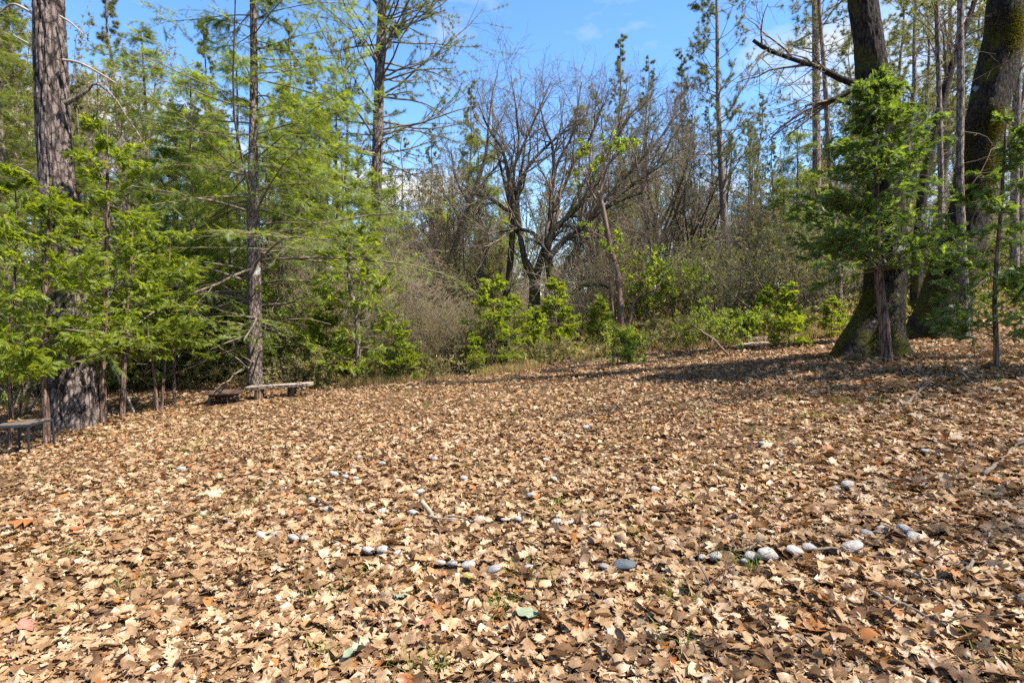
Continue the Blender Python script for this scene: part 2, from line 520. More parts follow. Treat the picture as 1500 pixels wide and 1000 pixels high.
M['cedarbright'] = leaf_mat('bright_cedar_sprays', [(0.0, (0.095, 0.15, 0.01)), (0.4, (0.175, 0.235, 0.016)), (0.8, (0.25, 0.30, 0.028)), (1.0, (0.33, 0.34, 0.05))], trans=0.58, spec=0.02, rough=0.6)
M['cedarcool'] = leaf_mat('cool_cedar_sprays', [(0.0, (0.075, 0.115, 0.02)), (0.5, (0.10, 0.16, 0.032)), (0.85, (0.14, 0.205, 0.045)), (1.0, (0.22, 0.27, 0.07))], trans=0.58, spec=0.035, rough=0.55)
M['pine'] = leaf_mat('pine_needles', [(0.0, (0.07, 0.09, 0.022)), (0.5, (0.125, 0.145, 0.04)), (0.85, (0.19, 0.195, 0.065)), (1.0, (0.22, 0.16, 0.06))], trans=0.42, tcol=(1.4, 1.3, 0.7))
M['pinepale'] = leaf_mat('pale_pine_needles', [(0.0, (0.09, 0.115, 0.03)), (0.5, (0.15, 0.175, 0.055)), (1.0, (0.25, 0.25, 0.09))], trans=0.5, tcol=(1.5, 1.4, 0.75))
M['broad'] = leaf_mat('madrone_leaves', [(0.0, (0.09, 0.14, 0.015)), (0.5, (0.16, 0.225, 0.02)), (0.85, (0.23, 0.28, 0.03)), (1.0, (0.34, 0.31, 0.03))], trans=0.5, spec=0.03, rough=0.5)
M['olive'] = leaf_mat('olive_shrub_leaves', [(0.0, (0.075, 0.085, 0.028)), (0.5, (0.145, 0.15, 0.06)), (1.0, (0.24, 0.23, 0.11))], trans=0.4, spec=0.03)
M['under'] = leaf_mat('undergrowth_leaves', [(0.0, (0.09, 0.11, 0.02)), (0.35, (0.15, 0.17, 0.03)), (0.6, (0.22, 0.19, 0.07)), (1.0, (0.34, 0.24, 0.13))], trans=0.35)
M['grass'] = leaf_mat('dry_and_green_grass', [(0.0, (0.10, 0.13, 0.02)), (0.15, (0.17, 0.18, 0.04)), (0.3, (0.26, 0.185, 0.09)), (1.0, (0.40, 0.29, 0.16))], trans=0.35)
M['greengrass'] = leaf_mat('green_grass', [(0.0, (0.09, 0.14, 0.02)), (0.7, (0.17, 0.22, 0.03)), (1.0, (0.3, 0.28, 0.08))], trans=0.4)
M['deadneedle'] = leaf_mat('dead_needles', [(0.0, (0.12, 0.06, 0.025)), (0.6, (0.24, 0.13, 0.05)), (1.0, (0.34, 0.22, 0.10))], trans=0.3)
M['bark_pine'] = bark_mat('ponderosa_bark', (0.05, 0.036, 0.03), (0.29, 0.23, 0.205), 13, 5.0, bump=1.0)
M['bark_thin'] = bark_mat('thin_pine_bark', (0.09, 0.07, 0.056), (0.27, 0.215, 0.18), 24, 7, bump=0.5)
M['bark_fir'] = bark_mat('fir_bark', (0.075, 0.053, 0.042), (0.25, 0.20, 0.165), 22, 7, lichen=0.2, bump=0.7)
M['bark_oak'] = bark_mat('black_oak_bark', (0.018, 0.013, 0.011), (0.07, 0.055, 0.046), 26, 7, moss=0.5, lichen=0.05, bump=1.0, mossz=(0, 2.6))
M['bark_oakm'] = bark_mat('mossy_oak_bark', (0.05, 0.037, 0.029), (0.155, 0.12, 0.092), 20, 5, moss=0.75, bump=0.8, mossz=(0, 6.0))
M['bark_madrone'] = plain_mat('madrone_bark', (0.06, 0.036, 0.026), (0.21, 0.125, 0.085), 6, 0.6, 0, 0.3, (3, 3, 0.8))
M['bark_cedar'] = bark_mat('cedar_bark', (0.08, 0.05, 0.038), (0.25, 0.165, 0.125), 30, 3, bump=0.7)
M['twig'] = plain_mat('bare_twig', (0.085, 0.064, 0.045), (0.21, 0.162, 0.115), 5, 0.9)
M['twiggrey'] = plain_mat('grey_twig', (0.15, 0.115, 0.08), (0.35, 0.27, 0.19), 5, 0.9)
M['deadwood'] = plain_mat('weathered_dead_wood', (0.19, 0.15, 0.12), (0.38, 0.32, 0.26), 9, 0.9, 0, 0.4, (1, 1, 0.4))
M['plank'] = plain_mat('weathered_plank', (0.16, 0.12, 0.09), (0.40, 0.32, 0.25), 6, 0.85, 0, 0.6, (0.6, 8, 8))
M['plankdark'] = plain_mat('dark_weathered_plank', (0.05, 0.038, 0.03), (0.14, 0.11, 0.085), 6, 0.85, 0, 0.6, (0.6, 8, 8))
M['stump'] = bark_mat('stump_wood', (0.07, 0.04, 0.025), (0.24, 0.15, 0.09), 26, 3)
M['steel'] = plain_mat('dark_painted_steel', (0.010, 0.011, 0.013), (0.028, 0.029, 0.034), 14, 0.6, 0.0, 0.15)
M['rust'] = plain_mat('rusty_iron', (0.03, 0.018, 0.013), (0.10, 0.058, 0.038), 11, 0.85, 0.1, 0.4)
M['greysteel'] = plain_mat('weathered_grey_steel', (0.09, 0.095, 0.105), (0.2, 0.205, 0.215), 10, 0.6, 0.3, 0.15)
M['stone'] = plain_mat('pale_quartz_stone', (0.17, 0.15, 0.13), (0.375, 0.35, 0.32), 4, 0.85, 0, 0.5)
M['stonegrey'] = plain_mat('grey_stone', (0.15, 0.14, 0.13), (0.31, 0.29, 0.27), 12, 0.8, 0, 0.35)
M['stonedark'] = plain_mat('dark_blue_grey_stone', (0.045, 0.053, 0.06), (0.14, 0.155, 0.17), 9, 0.8, 0, 0.5)
M['moss'] = leaf_mat('moss_fuzz', [(0.0, (0.05, 0.052, 0.008)), (0.6, (0.10, 0.092, 0.012)), (1.0, (0.17, 0.145, 0.02))], trans=0.3)
M['greenleaf'] = plain_mat('pale_green_leaf', (0.13, 0.165, 0.10), (0.22, 0.25, 0.165), 30, 0.6)
M['yellowleaf'] = plain_mat('olive_yellow_leaf', (0.11, 0.095, 0.008), (0.19, 0.165, 0.015), 30, 0.6)
M['redleaf'] = plain_mat('red_brown_leaf', (0.18, 0.07, 0.045), (0.30, 0.14, 0.095), 30, 0.6)
M['rustleaf'] = plain_mat('rust_orange_leaf', (0.14, 0.05, 0.012), (0.27, 0.11, 0.03), 30, 0.6)


def soil_mat():
    m, n, l = nmat('leaf_mould_soil')
    out = n.new('ShaderNodeOutputMaterial')
    bs = n.new('ShaderNodeBsdfPrincipled'); bs.inputs['Roughness'].default_value = 0.95; bs.inputs['Specular IOR Level'].default_value = 0.1
    tc = n.new('ShaderNodeTexCoord')
    nz = n.new('ShaderNodeTexNoise'); nz.inputs['Scale'].default_value = 26; nz.inputs['Detail'].default_value = 7; nz.inputs['Roughness'].default_value = 0.75
    l.new(tc.outputs['Object'], nz.inputs['Vector'])
    r = ramp(n, [(0.3, (0.035, 0.02, 0.012)), (0.5, (0.095, 0.057, 0.032)), (0.68, (0.2, 0.125, 0.068))])
    l.new(nz.outputs['Fac'], r.inputs[0])
    l.new(r.outputs[0], bs.inputs['Base Color'])
    bp = n.new('ShaderNodeBump'); bp.inputs['Strength'].default_value = 0.7; bp.inputs['Distance'].default_value = 0.03
    l.new(nz.outputs['Fac'], bp.inputs['Height']); l.new(bp.outputs[0], bs.inputs['Normal'])
    l.new(bs.outputs[0], out.inputs[0])
    return m


M['soil'] = soil_mat()


# ------------------------------------------------------------------ object helpers
def empty(name, loc, label, cat, group=None, rotz=0.0, sc=1.0):
    o = bpy.data.objects.new(name, None); COL.objects.link(o)
    o.location = loc; o.rotation_euler = (0, 0, rotz); o.scale = (sc, sc, sc) if np.isscalar(sc) else sc
    o.empty_display_size = 0.2
    o['label'] = label; o['category'] = cat
    if group: o['group'] = group
    return o


def part(name, me, parent, loc=None, rot=None, kind=None, label=None, sc=None):
    o = bpy.data.objects.new(name, me); COL.objects.link(o); o.parent = parent
    if loc is not None: o.location = loc
    if rot is not None: o.rotation_euler = rot
    if sc is not None: o.scale = sc
    if kind: o['kind'] = kind
    if label: o['label'] = label
    return o


def single(name, me, label, cat, loc=(0, 0, 0), rot=(0, 0, 0), group=None, kind=None, sc=None):
    o = bpy.data.objects.new(name, me); COL.objects.link(o)
    o.location = loc; o.rotation_euler = rot
    if sc is not None: o.scale = sc
    if label: o['label'] = label
    if cat: o['category'] = cat
    if group: o['group'] = group
    if kind: o['kind'] = kind
    return o


def split_limbs(nm, Q, QR, n, mat):
    out = []
    for k in range(len(Q)):
        m_ = MB(); tubes(m_, Q[k], QR[k], n); out.append((nm, m_.mesh(nm, M[mat])))
    return out


def put(kind, parts, base, label, cat, group=None, rotz=0.0, sc=1.0):
    """one tree or shrub: an Empty at its foot with its parts (name, mesh)"""
    t = empty(kind, base, label, cat, group, rotz, sc)
    for nm, me in parts: part(nm, me, t, kind='stuff' if nm in ('branches', 'twigs', 'stems') else None)
    return t


ORD = ['first', 'second', 'third', 'fourth', 'fifth', 'sixth', 'seventh', 'eighth', 'ninth', 'tenth', 'eleventh', 'twelfth', 'thirteenth', 'fourteenth', 'fifteenth', 'sixteenth', 'seventeenth', 'eighteenth', 'nineteenth', 'twentieth']
for tens, tenth in (('twenty', None), ('thirty', 'thirtieth'), ('forty', 'fortieth'), ('fifty', 'fiftieth'), ('sixty', 'sixtieth'), ('seventy', 'seventieth'), ('eighty', 'eightieth'), ('ninety', 'ninetieth')):
    if tenth: ORD.append(tenth)
    ORD += [tens + '-' + w for w in ORD[:9]]

# ------------------------------------------------------------------ ground
def build_ground():
    xs = np.unique(np.concatenate([np.linspace(-12, 12, 161), np.linspace(-60, 60, 97), np.linspace(-900, 900, 61)]).round(3))
    ys = np.unique(np.concatenate([np.linspace(0, 18, 121), np.linspace(-30, 90, 97), np.linspace(-900, 900, 61)]).round(3))
    X, Y = np.meshgrid(xs, ys)
    Z = ground_z(X, Y)
    nx, ny = len(xs), len(ys)
    i = (np.arange(ny - 1)[:, None] * nx + np.arange(nx - 1)[None]).reshape(-1)
    mb = MB(); mb.add(np.stack([X, Y, Z], -1), np.stack([i, i + 1, i + nx + 1, i + nx], -1))
    return single('ground', mb.mesh('ground', M['soil']), 'forest floor of dark leaf mould rising gently to the right', None, kind='structure')


GROUND = build_ground()


# ------------------------------------------------------------------ trunks
def trunk(pts, rad, n=48, step=0.06, flare=(0.5, 0.35, 5), relief=0.0, rf=(9.0, 1.6), seed=0.0, wob=0.06):
    """bark-relief trunk along a polyline (local coordinates, foot first)"""
    pts = np.asarray(pts, float); rad = np.asarray(rad, float)
    L = np.linalg.norm(np.diff(pts, axis=0), axis=1).sum()
    K = max(8, int(L / step))
    P = catmull(pts, K)
    s = np.concatenate([[0], np.cumsum(np.linalg.norm(np.diff(P, axis=0), axis=1))])
    R = np.interp(np.linspace(0, len(pts) - 1, K), np.arange(len(pts)), rad)
    T = nrm(np.gradient(P, axis=0))
    U = nrm(np.cross(np.array([0, 1.0, 0]), T)); V = np.cross(T, U)
    a = 2 * math.pi * np.arange(n) / n
    A, S = np.meshgrid(a, s)
    RR = R[:, None] * np.ones_like(A)
    fl = flare[0] * np.exp(-np.maximum(S, 0) / flare[1])
    RR = RR * (1 + fl * (0.6 + 0.55 * np.cos(flare[2] * A + seed)) + wob * 2 * (fbm(np.stack([np.cos(A) * 1.3, np.sin(A) * 1.3, S * 1.1 + seed], -1), 2) - 0.5))
    if relief > 0:
        nn = fbm(np.stack([np.cos(A) * rf[0] * R[:, None] * 3 + seed, np.sin(A) * rf[0] * R[:, None] * 3, S * rf[1]], -1), 2)
        fur = np.exp(-((nn - 0.5) / 0.06) ** 2)
        n2 = vnoise(np.stack([np.cos(A) * 40 * R[:, None], np.sin(A) * 40 * R[:, None], S * 9 + seed], -1))
        RR = RR - relief * fur + relief * 0.4 * (n2 - 0.5)
    vv = P[:, None] + RR[..., None] * (np.cos(A)[..., None] * U[:, None] + np.sin(A)[..., None] * V[:, None])
    k = (np.arange(K - 1) * n)[:, None]; j = np.arange(n)[None]; j2 = (j + 1) % n
    mb = MB()
    mb.add(vv, np.stack([k + j, k + j2, k + n + j2, k + n + j], -1).reshape(-1, 4), (np.arange(n) + (K - 1) * n)[None])
    return mb, P, R


def pxline(rows, d, base):
    """[(u, v, width px)] at depth d -> local points and radii"""
    rows = [r if len(r) == 3 else (*r, 4) for r in rows]
    pts = np.array([W(u, v, d) for u, v, w in rows]) - base
    rad = np.array([w * 0.5 * d / FPX for u, v, w in rows])
    return pts, rad


def sink(pts, depth=0.15):
    """make the first trunk point sit a little below ground at the foot"""
    pts = pts.copy(); pts[0] = (pts[0][0], pts[0][1], -depth)
    return pts


# ------------------------------------------------------------------ plant generators -> list of (part name, mesh)
def gen_fir(seed, H=None, r0=0.1, P=None, R=None, start=0.15, nb=60, blen=1.4, spray=0.22, dens=1.0, mat='fir', bark='bark_thin', droop=-0.03, dead=8, trunk_mb=None, sub=9):
    g = np.random.default_rng(seed)
    mt = trunk_mb or MB()
    if P is None:
        K = 14
        z = np.linspace(-0.1, H, K)
        P = np.stack([np.cumsum(g.normal(0, 0.012 * H / 6, K)), np.cumsum(g.normal(0, 0.012 * H / 6, K)), z], -1)
        R = r0 * np.linspace(1, 0.12, K)
        tubes(mt, P, R, 10)
    prof = lambda s: np.clip((1.03 - s) ** 0.75 * 1.15, 0.1, 1) * np.clip((s - start) / 0.12 + 0.55, 0.5, 1)
    B, BR = spawn(g, P[None], R[None], nb, (start, 0.99), (84, 10), (blen, 0.28), 8, 0.07, droop, 0.22, 0.25, prof, rmin=0.004)
    mbr = MB(); tubes(mbr, B, BR, 4)
    C, CR = spawn(g, B, BR, sub, (0.2, 1.0), (58, 12), (0.34, 0.3), 5, 0.10, droop * 1.5, 0.4, 0.4, lambda s: np.clip(1.25 - s * 0.8, 0.3, 1), flat=0.85, rmin=0.002, rel=True)
    tubes(mbr, C, CR, 3)
    if dead:
        Dd, DR = spawn(g, P[None], R[None], dead, (0.03, start), (85, 14), (blen * 0.4, 0.5), 6, 0.15, -0.04, 0.16, 0.3, rmin=0.003)
        tubes(mbr, Dd, DR, 3)
    mc = MB()
    for (Q, m, s) in ((B, int(7 * dens), (0.45, 1.0)), (C, int(7 * dens), (0.1, 1.0))):
        pos, T = along(g, Q, m, s)
        X = nrm(T + g.normal(0, 0.45, T.shape) + np.array([0, 0, -0.22]))
        up = nrm(np.array([0, 0, 1.0]) + g.normal(0, 0.45, T.shape))
        place(mc, g, T_FIR, pos, X, up, spray * g.uniform(0.6, 1.25, len(pos)))
    return [('trunk', mt.mesh('trunk', M[bark])), ('branches', mbr.mesh('branches', M['twig'])), ('crown', mc.mesh('crown', M[mat], False))]


def gen_cedar(seed, H=None, r0=0.05, P=None, R=None, start=0.1, nb=40, blen=0.9, spray=0.22, dens=1.0, mat='cedar', trunk_mb=None, bark='bark_cedar', shape=0.8):
    g = np.random.default_rng(seed)
    mt = trunk_mb or MB()
    if P is None:
        K = 12
        z = np.linspace(-0.05, H, K)
        P = np.stack([np.cumsum(g.normal(0, 0.012 * H, K)) * 0.4, np.cumsum(g.normal(0, 0.012 * H, K)) * 0.4, z], -1)
        R = r0 * np.linspace(1, 0.1, K)
        tubes(mt, P, R, 8)
    prof = lambda s: np.clip((1.04 - s) ** shape * 1.1, 0.12, 1)
    B, BR = spawn(g, P[None], R[None], nb, (start, 0.99), (74, 12), (blen, 0.25), 7, 0.10, 0.02, 0.25, 0.25, prof, rmin=0.003, spow=1.35)
    C, CR = spawn(g, B, BR, 6, (0.2, 1.0), (48, 12), (0.36, 0.3), 4, 0.10, -0.02, 0.4, 0.4, lambda s: np.clip(1.2 - s * 0.7, 0.3, 1), flat=0.7, rmin=0.0015, rel=True)
    mbr = MB(); tubes(mbr, B, BR, 3); tubes(mbr, C, CR, 3)
    mc = MB()
    for (Q, m, s) in ((B, max(1, int(5 * dens)), (0.4, 1.0)), (C, max(1, int(4 * dens)), (0.2, 1.0))):
        pos, T = along(g, Q, m, s)
        X = nrm(T + g.normal(0, 0.4, T.shape) + np.array([0, 0, -0.12]))
        up = nrm(np.array([0, 0, 1.0]) + g.normal(0, 0.95, T.shape))
        place(mc, g, T_CEDAR, pos, X, up, spray * g.uniform(0.6, 1.3, len(pos)))
    pos = P[-1:] + np.array([[0, 0, -0.02]]); place(mc, g, T_CEDAR, pos, np.array([[0.1, 0, 1.0]]), np.array([[1.0, 0, 0]]), np.array([spray]))
    return [('trunk', mt.mesh('trunk', M[bark])), ('branches', mbr.mesh('branches', M['twig'])), ('crown', mc.mesh('crown', M[mat], False))]


def gen_pine(seed, H=None, r0=0.15, P=None, R=None, start=0.4, nb=40, blen=2.2, tuft=0.24, dens=1.0, mat='pine', bark='bark_thin', trunk_mb=None, dead=14, bias=None, up=0.05, taper=0.75, sub=5, inner=0.35):
    g = np.random.default_rng(seed)
    mt = trunk_mb or MB()
    if P is None:
        K = 14
        z = np.linspace(-0.2, H, K)
        P = np.stack([np.cumsum(g.normal(0, 0.006 * H, K)), np.cumsum(g.normal(0, 0.006 * H, K)), z], -1)
        R = r0 * np.linspace(1, 0.1, K)
        tubes(mt, P, R, 9)
    prof = lambda s: np.clip((1.05 - s) ** taper * 1.5, 0.15, 1.0)
    B, BR = spawn(g, P[None], R[None], nb, (start, 0.995), (74, 13), (blen, 0.28), 7, 0.12, up, 0.25, 0.25, prof, rmin=0.006, bias=bias)
    C, CR = spawn(g, B, BR, sub, (inner, 1.0), (48, 14), (0.33, 0.35), 4, 0.16, 0.06, 0.5, 0.4, None, rmin=0.004, rel=True)
    mbr = MB(); tubes(mbr, B, BR, 4); tubes(mbr, C, CR, 3)
    if dead:
        D1, DR = spawn(g, P[None], R[None], dead, (0.12, start + 0.05), (82, 14), (blen * 0.55, 0.5), 6, 0.16, -0.02, 0.16, 0.3, rmin=0.005, bias=bias)
        D2, DR2 = spawn(g, D1, DR, 3, (0.3, 1.0), (45, 15), (0.35, 0.4), 4, 0.2, 0, 0.5, 0.4, rmin=0.003, rel=True)
        tubes(mbr, D1, DR, 3); tubes(mbr, D2, DR2, 3)
    mc = MB()
    for (Q, m, s) in ((B, max(1, int(3 * dens)), (0.6, 1.0)), (C, max(1, int(3 * dens)), (0.45, 1.0))):
        pos, T = along(g, Q, m, s)
        place(mc, g, T_PINE, pos, nrm(T + g.normal(0, 0.3, T.shape)), g.normal(size=T.shape), tuft * g.uniform(0.6, 1.2, len(pos)))
    place(mc, g, T_PINE, P[-1:], np.array([[0, 0, 1.0]]), np.array([[1.0, 0, 0]]), np.array([tuft]))
    return [('trunk', mt.mesh('trunk', M[bark])), ('branches', mbr.mesh('branches', M['twig'])), ('crown', mc.mesh('crown', M[mat], False))]


def gen_bare(seed, limbs, trunk_mb=None, H=8.0, r0=0.14, bark='bark_oakm', mat='twig', n1=7, n2=6, n3=6, l1=1.7, l2=0.75, l3=0.32, up=0.06, leaf=None, nleaf=0, twr=0.004):
    """bare broadleaf tree: limbs = list of (pts, rad) local polylines (None: grow them); returns parts, each limb a mesh"""
    g = np.random.default_rng(seed)
    parts = []
    mt = trunk_mb or MB()
    if limbs is None:
        K = 9
        z = np.linspace(-0.1, H * 0.45, K)
        P = np.stack([np.cumsum(g.normal(0, 0.03 * H / 8, K)), np.cumsum(g.normal(0, 0.03 * H / 8, K)), z], -1)
        R = r0 * np.linspace(1, 0.6, K)
        tubes(mt, P, R, 10)
        LB, LR = spawn(g, P[None], R[None], 6, (0.5, 1.0), (32, 9), (H * 0.55, 0.18), 10, 0.09, 0.10, 0.7, 0.15, rmin=0.012)
    else:
        LB = np.stack([catmull(p, 10) for p, r in limbs])
        LR = np.stack([np.interp(np.linspace(0, 1, 10), np.linspace(0, 1, len(r)), r) for p, r in limbs])
    parts.append(('trunk', mt.mesh('trunk', M[bark])))
    for k in range(len(LB)):
        mb = MB(); tubes(mb, LB[k], LR[k], 8)
        parts.append(('limb', mb.mesh('limb', M[bark])))
    A, AR = spawn(g, LB, LR, n1, (0.25, 1.0), (38, 12), (l1, 0.35), 7, 0.16, up, 0.6, 0.3, lambda s: 1.25 - 0.6 * s, rmin=0.007)
    B, BR = spawn(g, A, AR, n2, (0.15, 1.0), (42, 14), (l2, 0.35), 5, 0.20, up, 0.55, 0.4, lambda s: 1.2 - 0.5 * s, rmin=0.0055)
    C, CR = spawn(g, B, BR, n3, (0.1, 1.0), (45, 16), (l3, 0.35), 4, 0.25, up, 0.6, 0.6, rmin=twr)
    mb = MB(); tubes(mb, A, AR, 4); tubes(mb, B, BR, 3); tubes(mb, C, CR, 3)
    parts.append(('branches', mb.mesh('branches', M[mat])))
    if leaf:
        mc = MB()
        idx = g.random(len(C)) < nleaf
        pos, T = along(g, C[idx], 2, (0.4, 1.0))
        place(mc, g, T_SMALL, pos, T + g.normal(0, 0.5, T.shape), g.normal(size=T.shape), g.uniform(0.05, 0.1, len(pos)))
        parts.append(('foliage', mc.mesh('foliage', M[leaf], False)))
    return parts


def gen_shrub(seed, H=2.0, nst=9, spread=45, leaf=None, lsize=0.07, nl=2, temps=None, mat='twig', n1=8, n2=7, n3=0, l1=0.5, l2=0.22, up=0.05, r0=0.02, wig=0.16, rad0=0.25):
    """many-stemmed shrub or bramble"""
    g = np.random.default_rng(seed)
    a = g.uniform(0, 2 * math.pi, nst); sp = np.radians(np.abs(g.normal(0, spread * 0.7, nst)))
    D = np.stack([np.cos(a) * np.sin(sp), np.sin(a) * np.sin(sp), np.cos(sp)], -1)
    pts = [np.stack([np.cos(a) * rad0 * g.random(nst), np.sin(a) * rad0 * g.random(nst), np.full(nst, -0.05)], -1)]
    ln = H * g.uniform(0.7, 1.15, nst) / 8
    for k in range(8):
        D = nrm(D + g.normal(0, wig, D.shape) + np.array([0, 0, up]))
        pts.append(pts[-1] + D * ln[:, None])
    S = np.stack(pts, 1); SR = r0 * np.linspace(1, 0.3, 9)[None] * g.uniform(0.6, 1.2, (nst, 1))
    mt = MB(); tubes(mt, S, SR, 5)
    A, AR = spawn(g, S, SR, n1, (0.2, 1.0), (45, 14), (H * l1, 0.35), 6, 0.2, up * 0.5, 0.55, 0.4, lambda s: 1.25 - 0.7 * s, rmin=0.004)
    B, BR = spawn(g, A, AR, n2, (0.15, 1.0), (45, 16), (H * l2, 0.35), 4, 0.25, up * 0.5, 0.6, 0.5, rmin=0.003)
    mb = MB(); tubes(mb, A, AR, 3); tubes(mb, B, BR, 3)
    Q = B
    if n3:
        Cc, CR = spawn(g, B, BR, n3, (0.1, 1.0), (45, 16), (H * l2 * 0.5, 0.35), 3, 0.25, 0, 0.6, 0.6, rmin=0.0025)
        tubes(mb, Cc, CR, 3); Q = Cc
    parts = [('stems', mt.mesh('stems', M[mat])), ('branches', mb.mesh('branches', M[mat]))]
    if leaf:
        mc = MB()
        pos, T = along(g, Q, nl, (0.3, 1.0))
        place(mc, g, temps or T_SMALL, pos, T + g.normal(0, 0.4, T.shape), g.normal(size=T.shape), lsize * g.uniform(0.6, 1.3, len(pos)))
        parts.append(('foliage', mc.mesh('foliage', M[leaf], False)))
    return parts


# ================================================================== BIG TREES
# --- large ponderosa at left
B0 = base_at(106, 9.3)
pts, rad = pxline([(107, 640, 66), (108, 600, 62), (105, 540, 57), (99, 450, 50), (90, 350, 47), (82, 240, 44), (76, 120, 41), (71, 0, 38), (66, -150, 36), (60, -400, 26), (58, -640, 10)], 9.3, B0)
mb, P, R = trunk(sink(pts), rad, 110, 0.03, (0.16, 0.18, 6), 0.04, (7, 1.8), 1.0)
g_ = np.random.default_rng(8)
kk = np.linspace(0, len(P) - 1, 30).astype(int)
parts = gen_pine(21, P=P[kk], R=R[kk], start=0.72, nb=26, blen=2.4, tuft=0.24, trunk_mb=mb, dead=0, bark='bark_pine')
tr = put('ponderosa_pine', parts, B0, 'thick ponderosa pine with pinkish grey plated bark at left edge', 'tree')
for rows in ([(95, 152, 9), (112, 143, 7), (128, 133, 5), (140, 122, 4), (165, 140, 3), (188, 175, 2.5), (205, 200, 2), (216, 220, 1)],
             [(92, 88, 4), (115, 92, 3.5), (140, 104, 3), (170, 122, 1.5)],
             [(60, 28, 5), (40, 15, 4), (18, 6, 3), (0, 18, 2)],
             [(54, 70, 3), (38, 62, 2.5), (20, 52, 1.5)],
             [(88, 24, 3), (104, 34, 2.5), (122, 50, 1.2)],
             [(62, 268, 3), (48, 256, 2.4), (30, 246, 1)]):
    p, r = pxline(rows, 9.15, B0)
    m_ = MB(); tubes(m_, catmull(p, 14), np.interp(np.linspace(0, 1, 14), np.linspace(0, 1, len(r)), r), 6)
    part('dead_branch', m_.mesh('dead_branch', M['deadwood'] if rows[0][2] < 8 else M['bark_thin']), tr)

# --- douglas fir behind the bench
B0 = base_at(373, 12.9)
pts, rad = pxline([(374, 585, 24), (373, 520, 21), (373, 430, 20), (371, 330, 18), (371, 250, 14), (372, 120, 11), (371, 0, 9), (370, -120, 7), (369, -300, 3)], 12.9, B0)
mb, P, R = trunk(sink(pts), rad, 40, 0.06, (0.25, 0.25, 5), 0.006, (20, 5), 2.0)
kk = np.linspace(0, len(P) - 1, 24).astype(int)
put('douglas_fir', gen_fir(31, P=P[kk], R=R[kk], start=0.2, nb=100, blen=4.0, spray=0.21, dens=1.7, trunk_mb=mb, bark='bark_fir', dead=18, sub=12, droop=-0.025), B0,
    'tall fir with straight grey trunk rising behind the low plank bench', 'tree')

# --- tall ponderosa left of the open sky
B0 = base_at(549, 22)
pts, rad = pxline([(548, 500, 19), (549, 400, 17), (551, 300, 16), (554, 180, 15), (557, 80, 13), (560, 0, 12), (563, -120, 9), (566, -260, 3)], 22, B0)
mb, P, R = trunk(sink(pts), rad, 30, 0.12, (0.15, 0.3, 5), 0.01, (10, 3), 3.0)
kk = np.linspace(0, len(P) - 1, 24).astype(int)
put('ponderosa_pine', gen_pine(41, P=P[kk], R=R[kk], start=0.36, nb=88, blen=3.3, tuft=0.17, trunk_mb=mb, dead=44, bark='bark_pine', taper=0.4, sub=8, up=0.03, dens=2.7, mat='pinepale', bias=(0.7, 0, 0)), B0,
    'tall straight pine with long right-hand limbs against blue sky', 'tree')

# --- black oak A (right, behind the cedar sapling)
BA = base_at(1278, 9.8)
pts, rad = pxline([(1274, 528, 92), (1278, 500, 80), (1287, 470, 64), (1295, 430, 54), (1298, 380, 53), (1294, 310, 50), (1288, 230, 48), (1280, 140, 45), (1273, 62, 40), (1264, 0, 39), (1255, -120, 34), (1250, -260, 24), (1262, -420, 12)], 9.8, BA)
mb, P, R = trunk(sink(pts), rad, 90, 0.04, (0.42, 0.35, 4), 0.014, (14, 3), 4.0, wob=0.12)
limbs = []
for rows in ([(1262, 126, 13), (1242, 119, 10), (1222, 112, 8.5), (1202, 99, 7.5), (1180, 93, 7), (1148, 82, 6), (1122, 72, 6), (1103, 59, 5)],
             [(1256, 124, 9), (1238, 138, 7), (1215, 147, 6), (1180, 155, 3)]):
    limbs.append(pxline(rows, 9.7, BA))
for rows in ([(1258, -60, 16), (1200, -160, 11), (1130, -240, 7), (1050, -330, 3)], [(1254, -140, 16), (1330, -260, 11), (1400, -380, 6), (1440, -480, 2)], [(1252, -200, 14), (1220, -330, 9), (1180, -480, 3)]):
    limbs.append(pxline(rows, 9.8, BA))
oakA = put('black_oak', gen_bare(51, limbs, mb, bark='bark_oak', n1=6, n2=5, n3=4, l1=1.3, l2=0.6, l3=0.3, up=-0.06), BA,
           'dark mossy oak with flared base and crooked side limb behind cedar sapling', 'tree')

# --- black oak B (far right, leaning)
BB = base_at(1375, 11.2)
pts, rad = pxline([(1372, 498, 80), (1377, 475, 72), (1386, 435, 62), (1398, 388, 58), (1413, 345, 53), (1428, 265, 50), (1441, 192, 51), (1455, 125, 50), (1468, 62, 50), (1476, 0, 48), (1495, -120, 40), (1520, -280, 26), (1540, -420, 10)], 11.2, BB)
mb, P, R = trunk(sink(pts), rad, 90, 0.045, (0.35, 0.35, 4), 0.014, (14, 3), 7.0, wob=0.10)
limbs = [pxline(rows, 11.2, BB) for rows in ([(1490, -100, 18), (1430, -220, 12), (1380, -340, 4)], [(1500, -150, 16), (1580, -260, 10), (1660, -330, 3)], [(1520, -260, 14), (1510, -400, 8), (1480, -520, 2)])]
oakB = put('black_oak', gen_bare(52, limbs, mb, bark='bark_oak', n1=6, n2=5, n3=4, l1=1.3, l2=0.6, l3=0.3, up=0.0), BB,
           'thick dark oak leaning right with moss cushions on its trunk', 'tree')


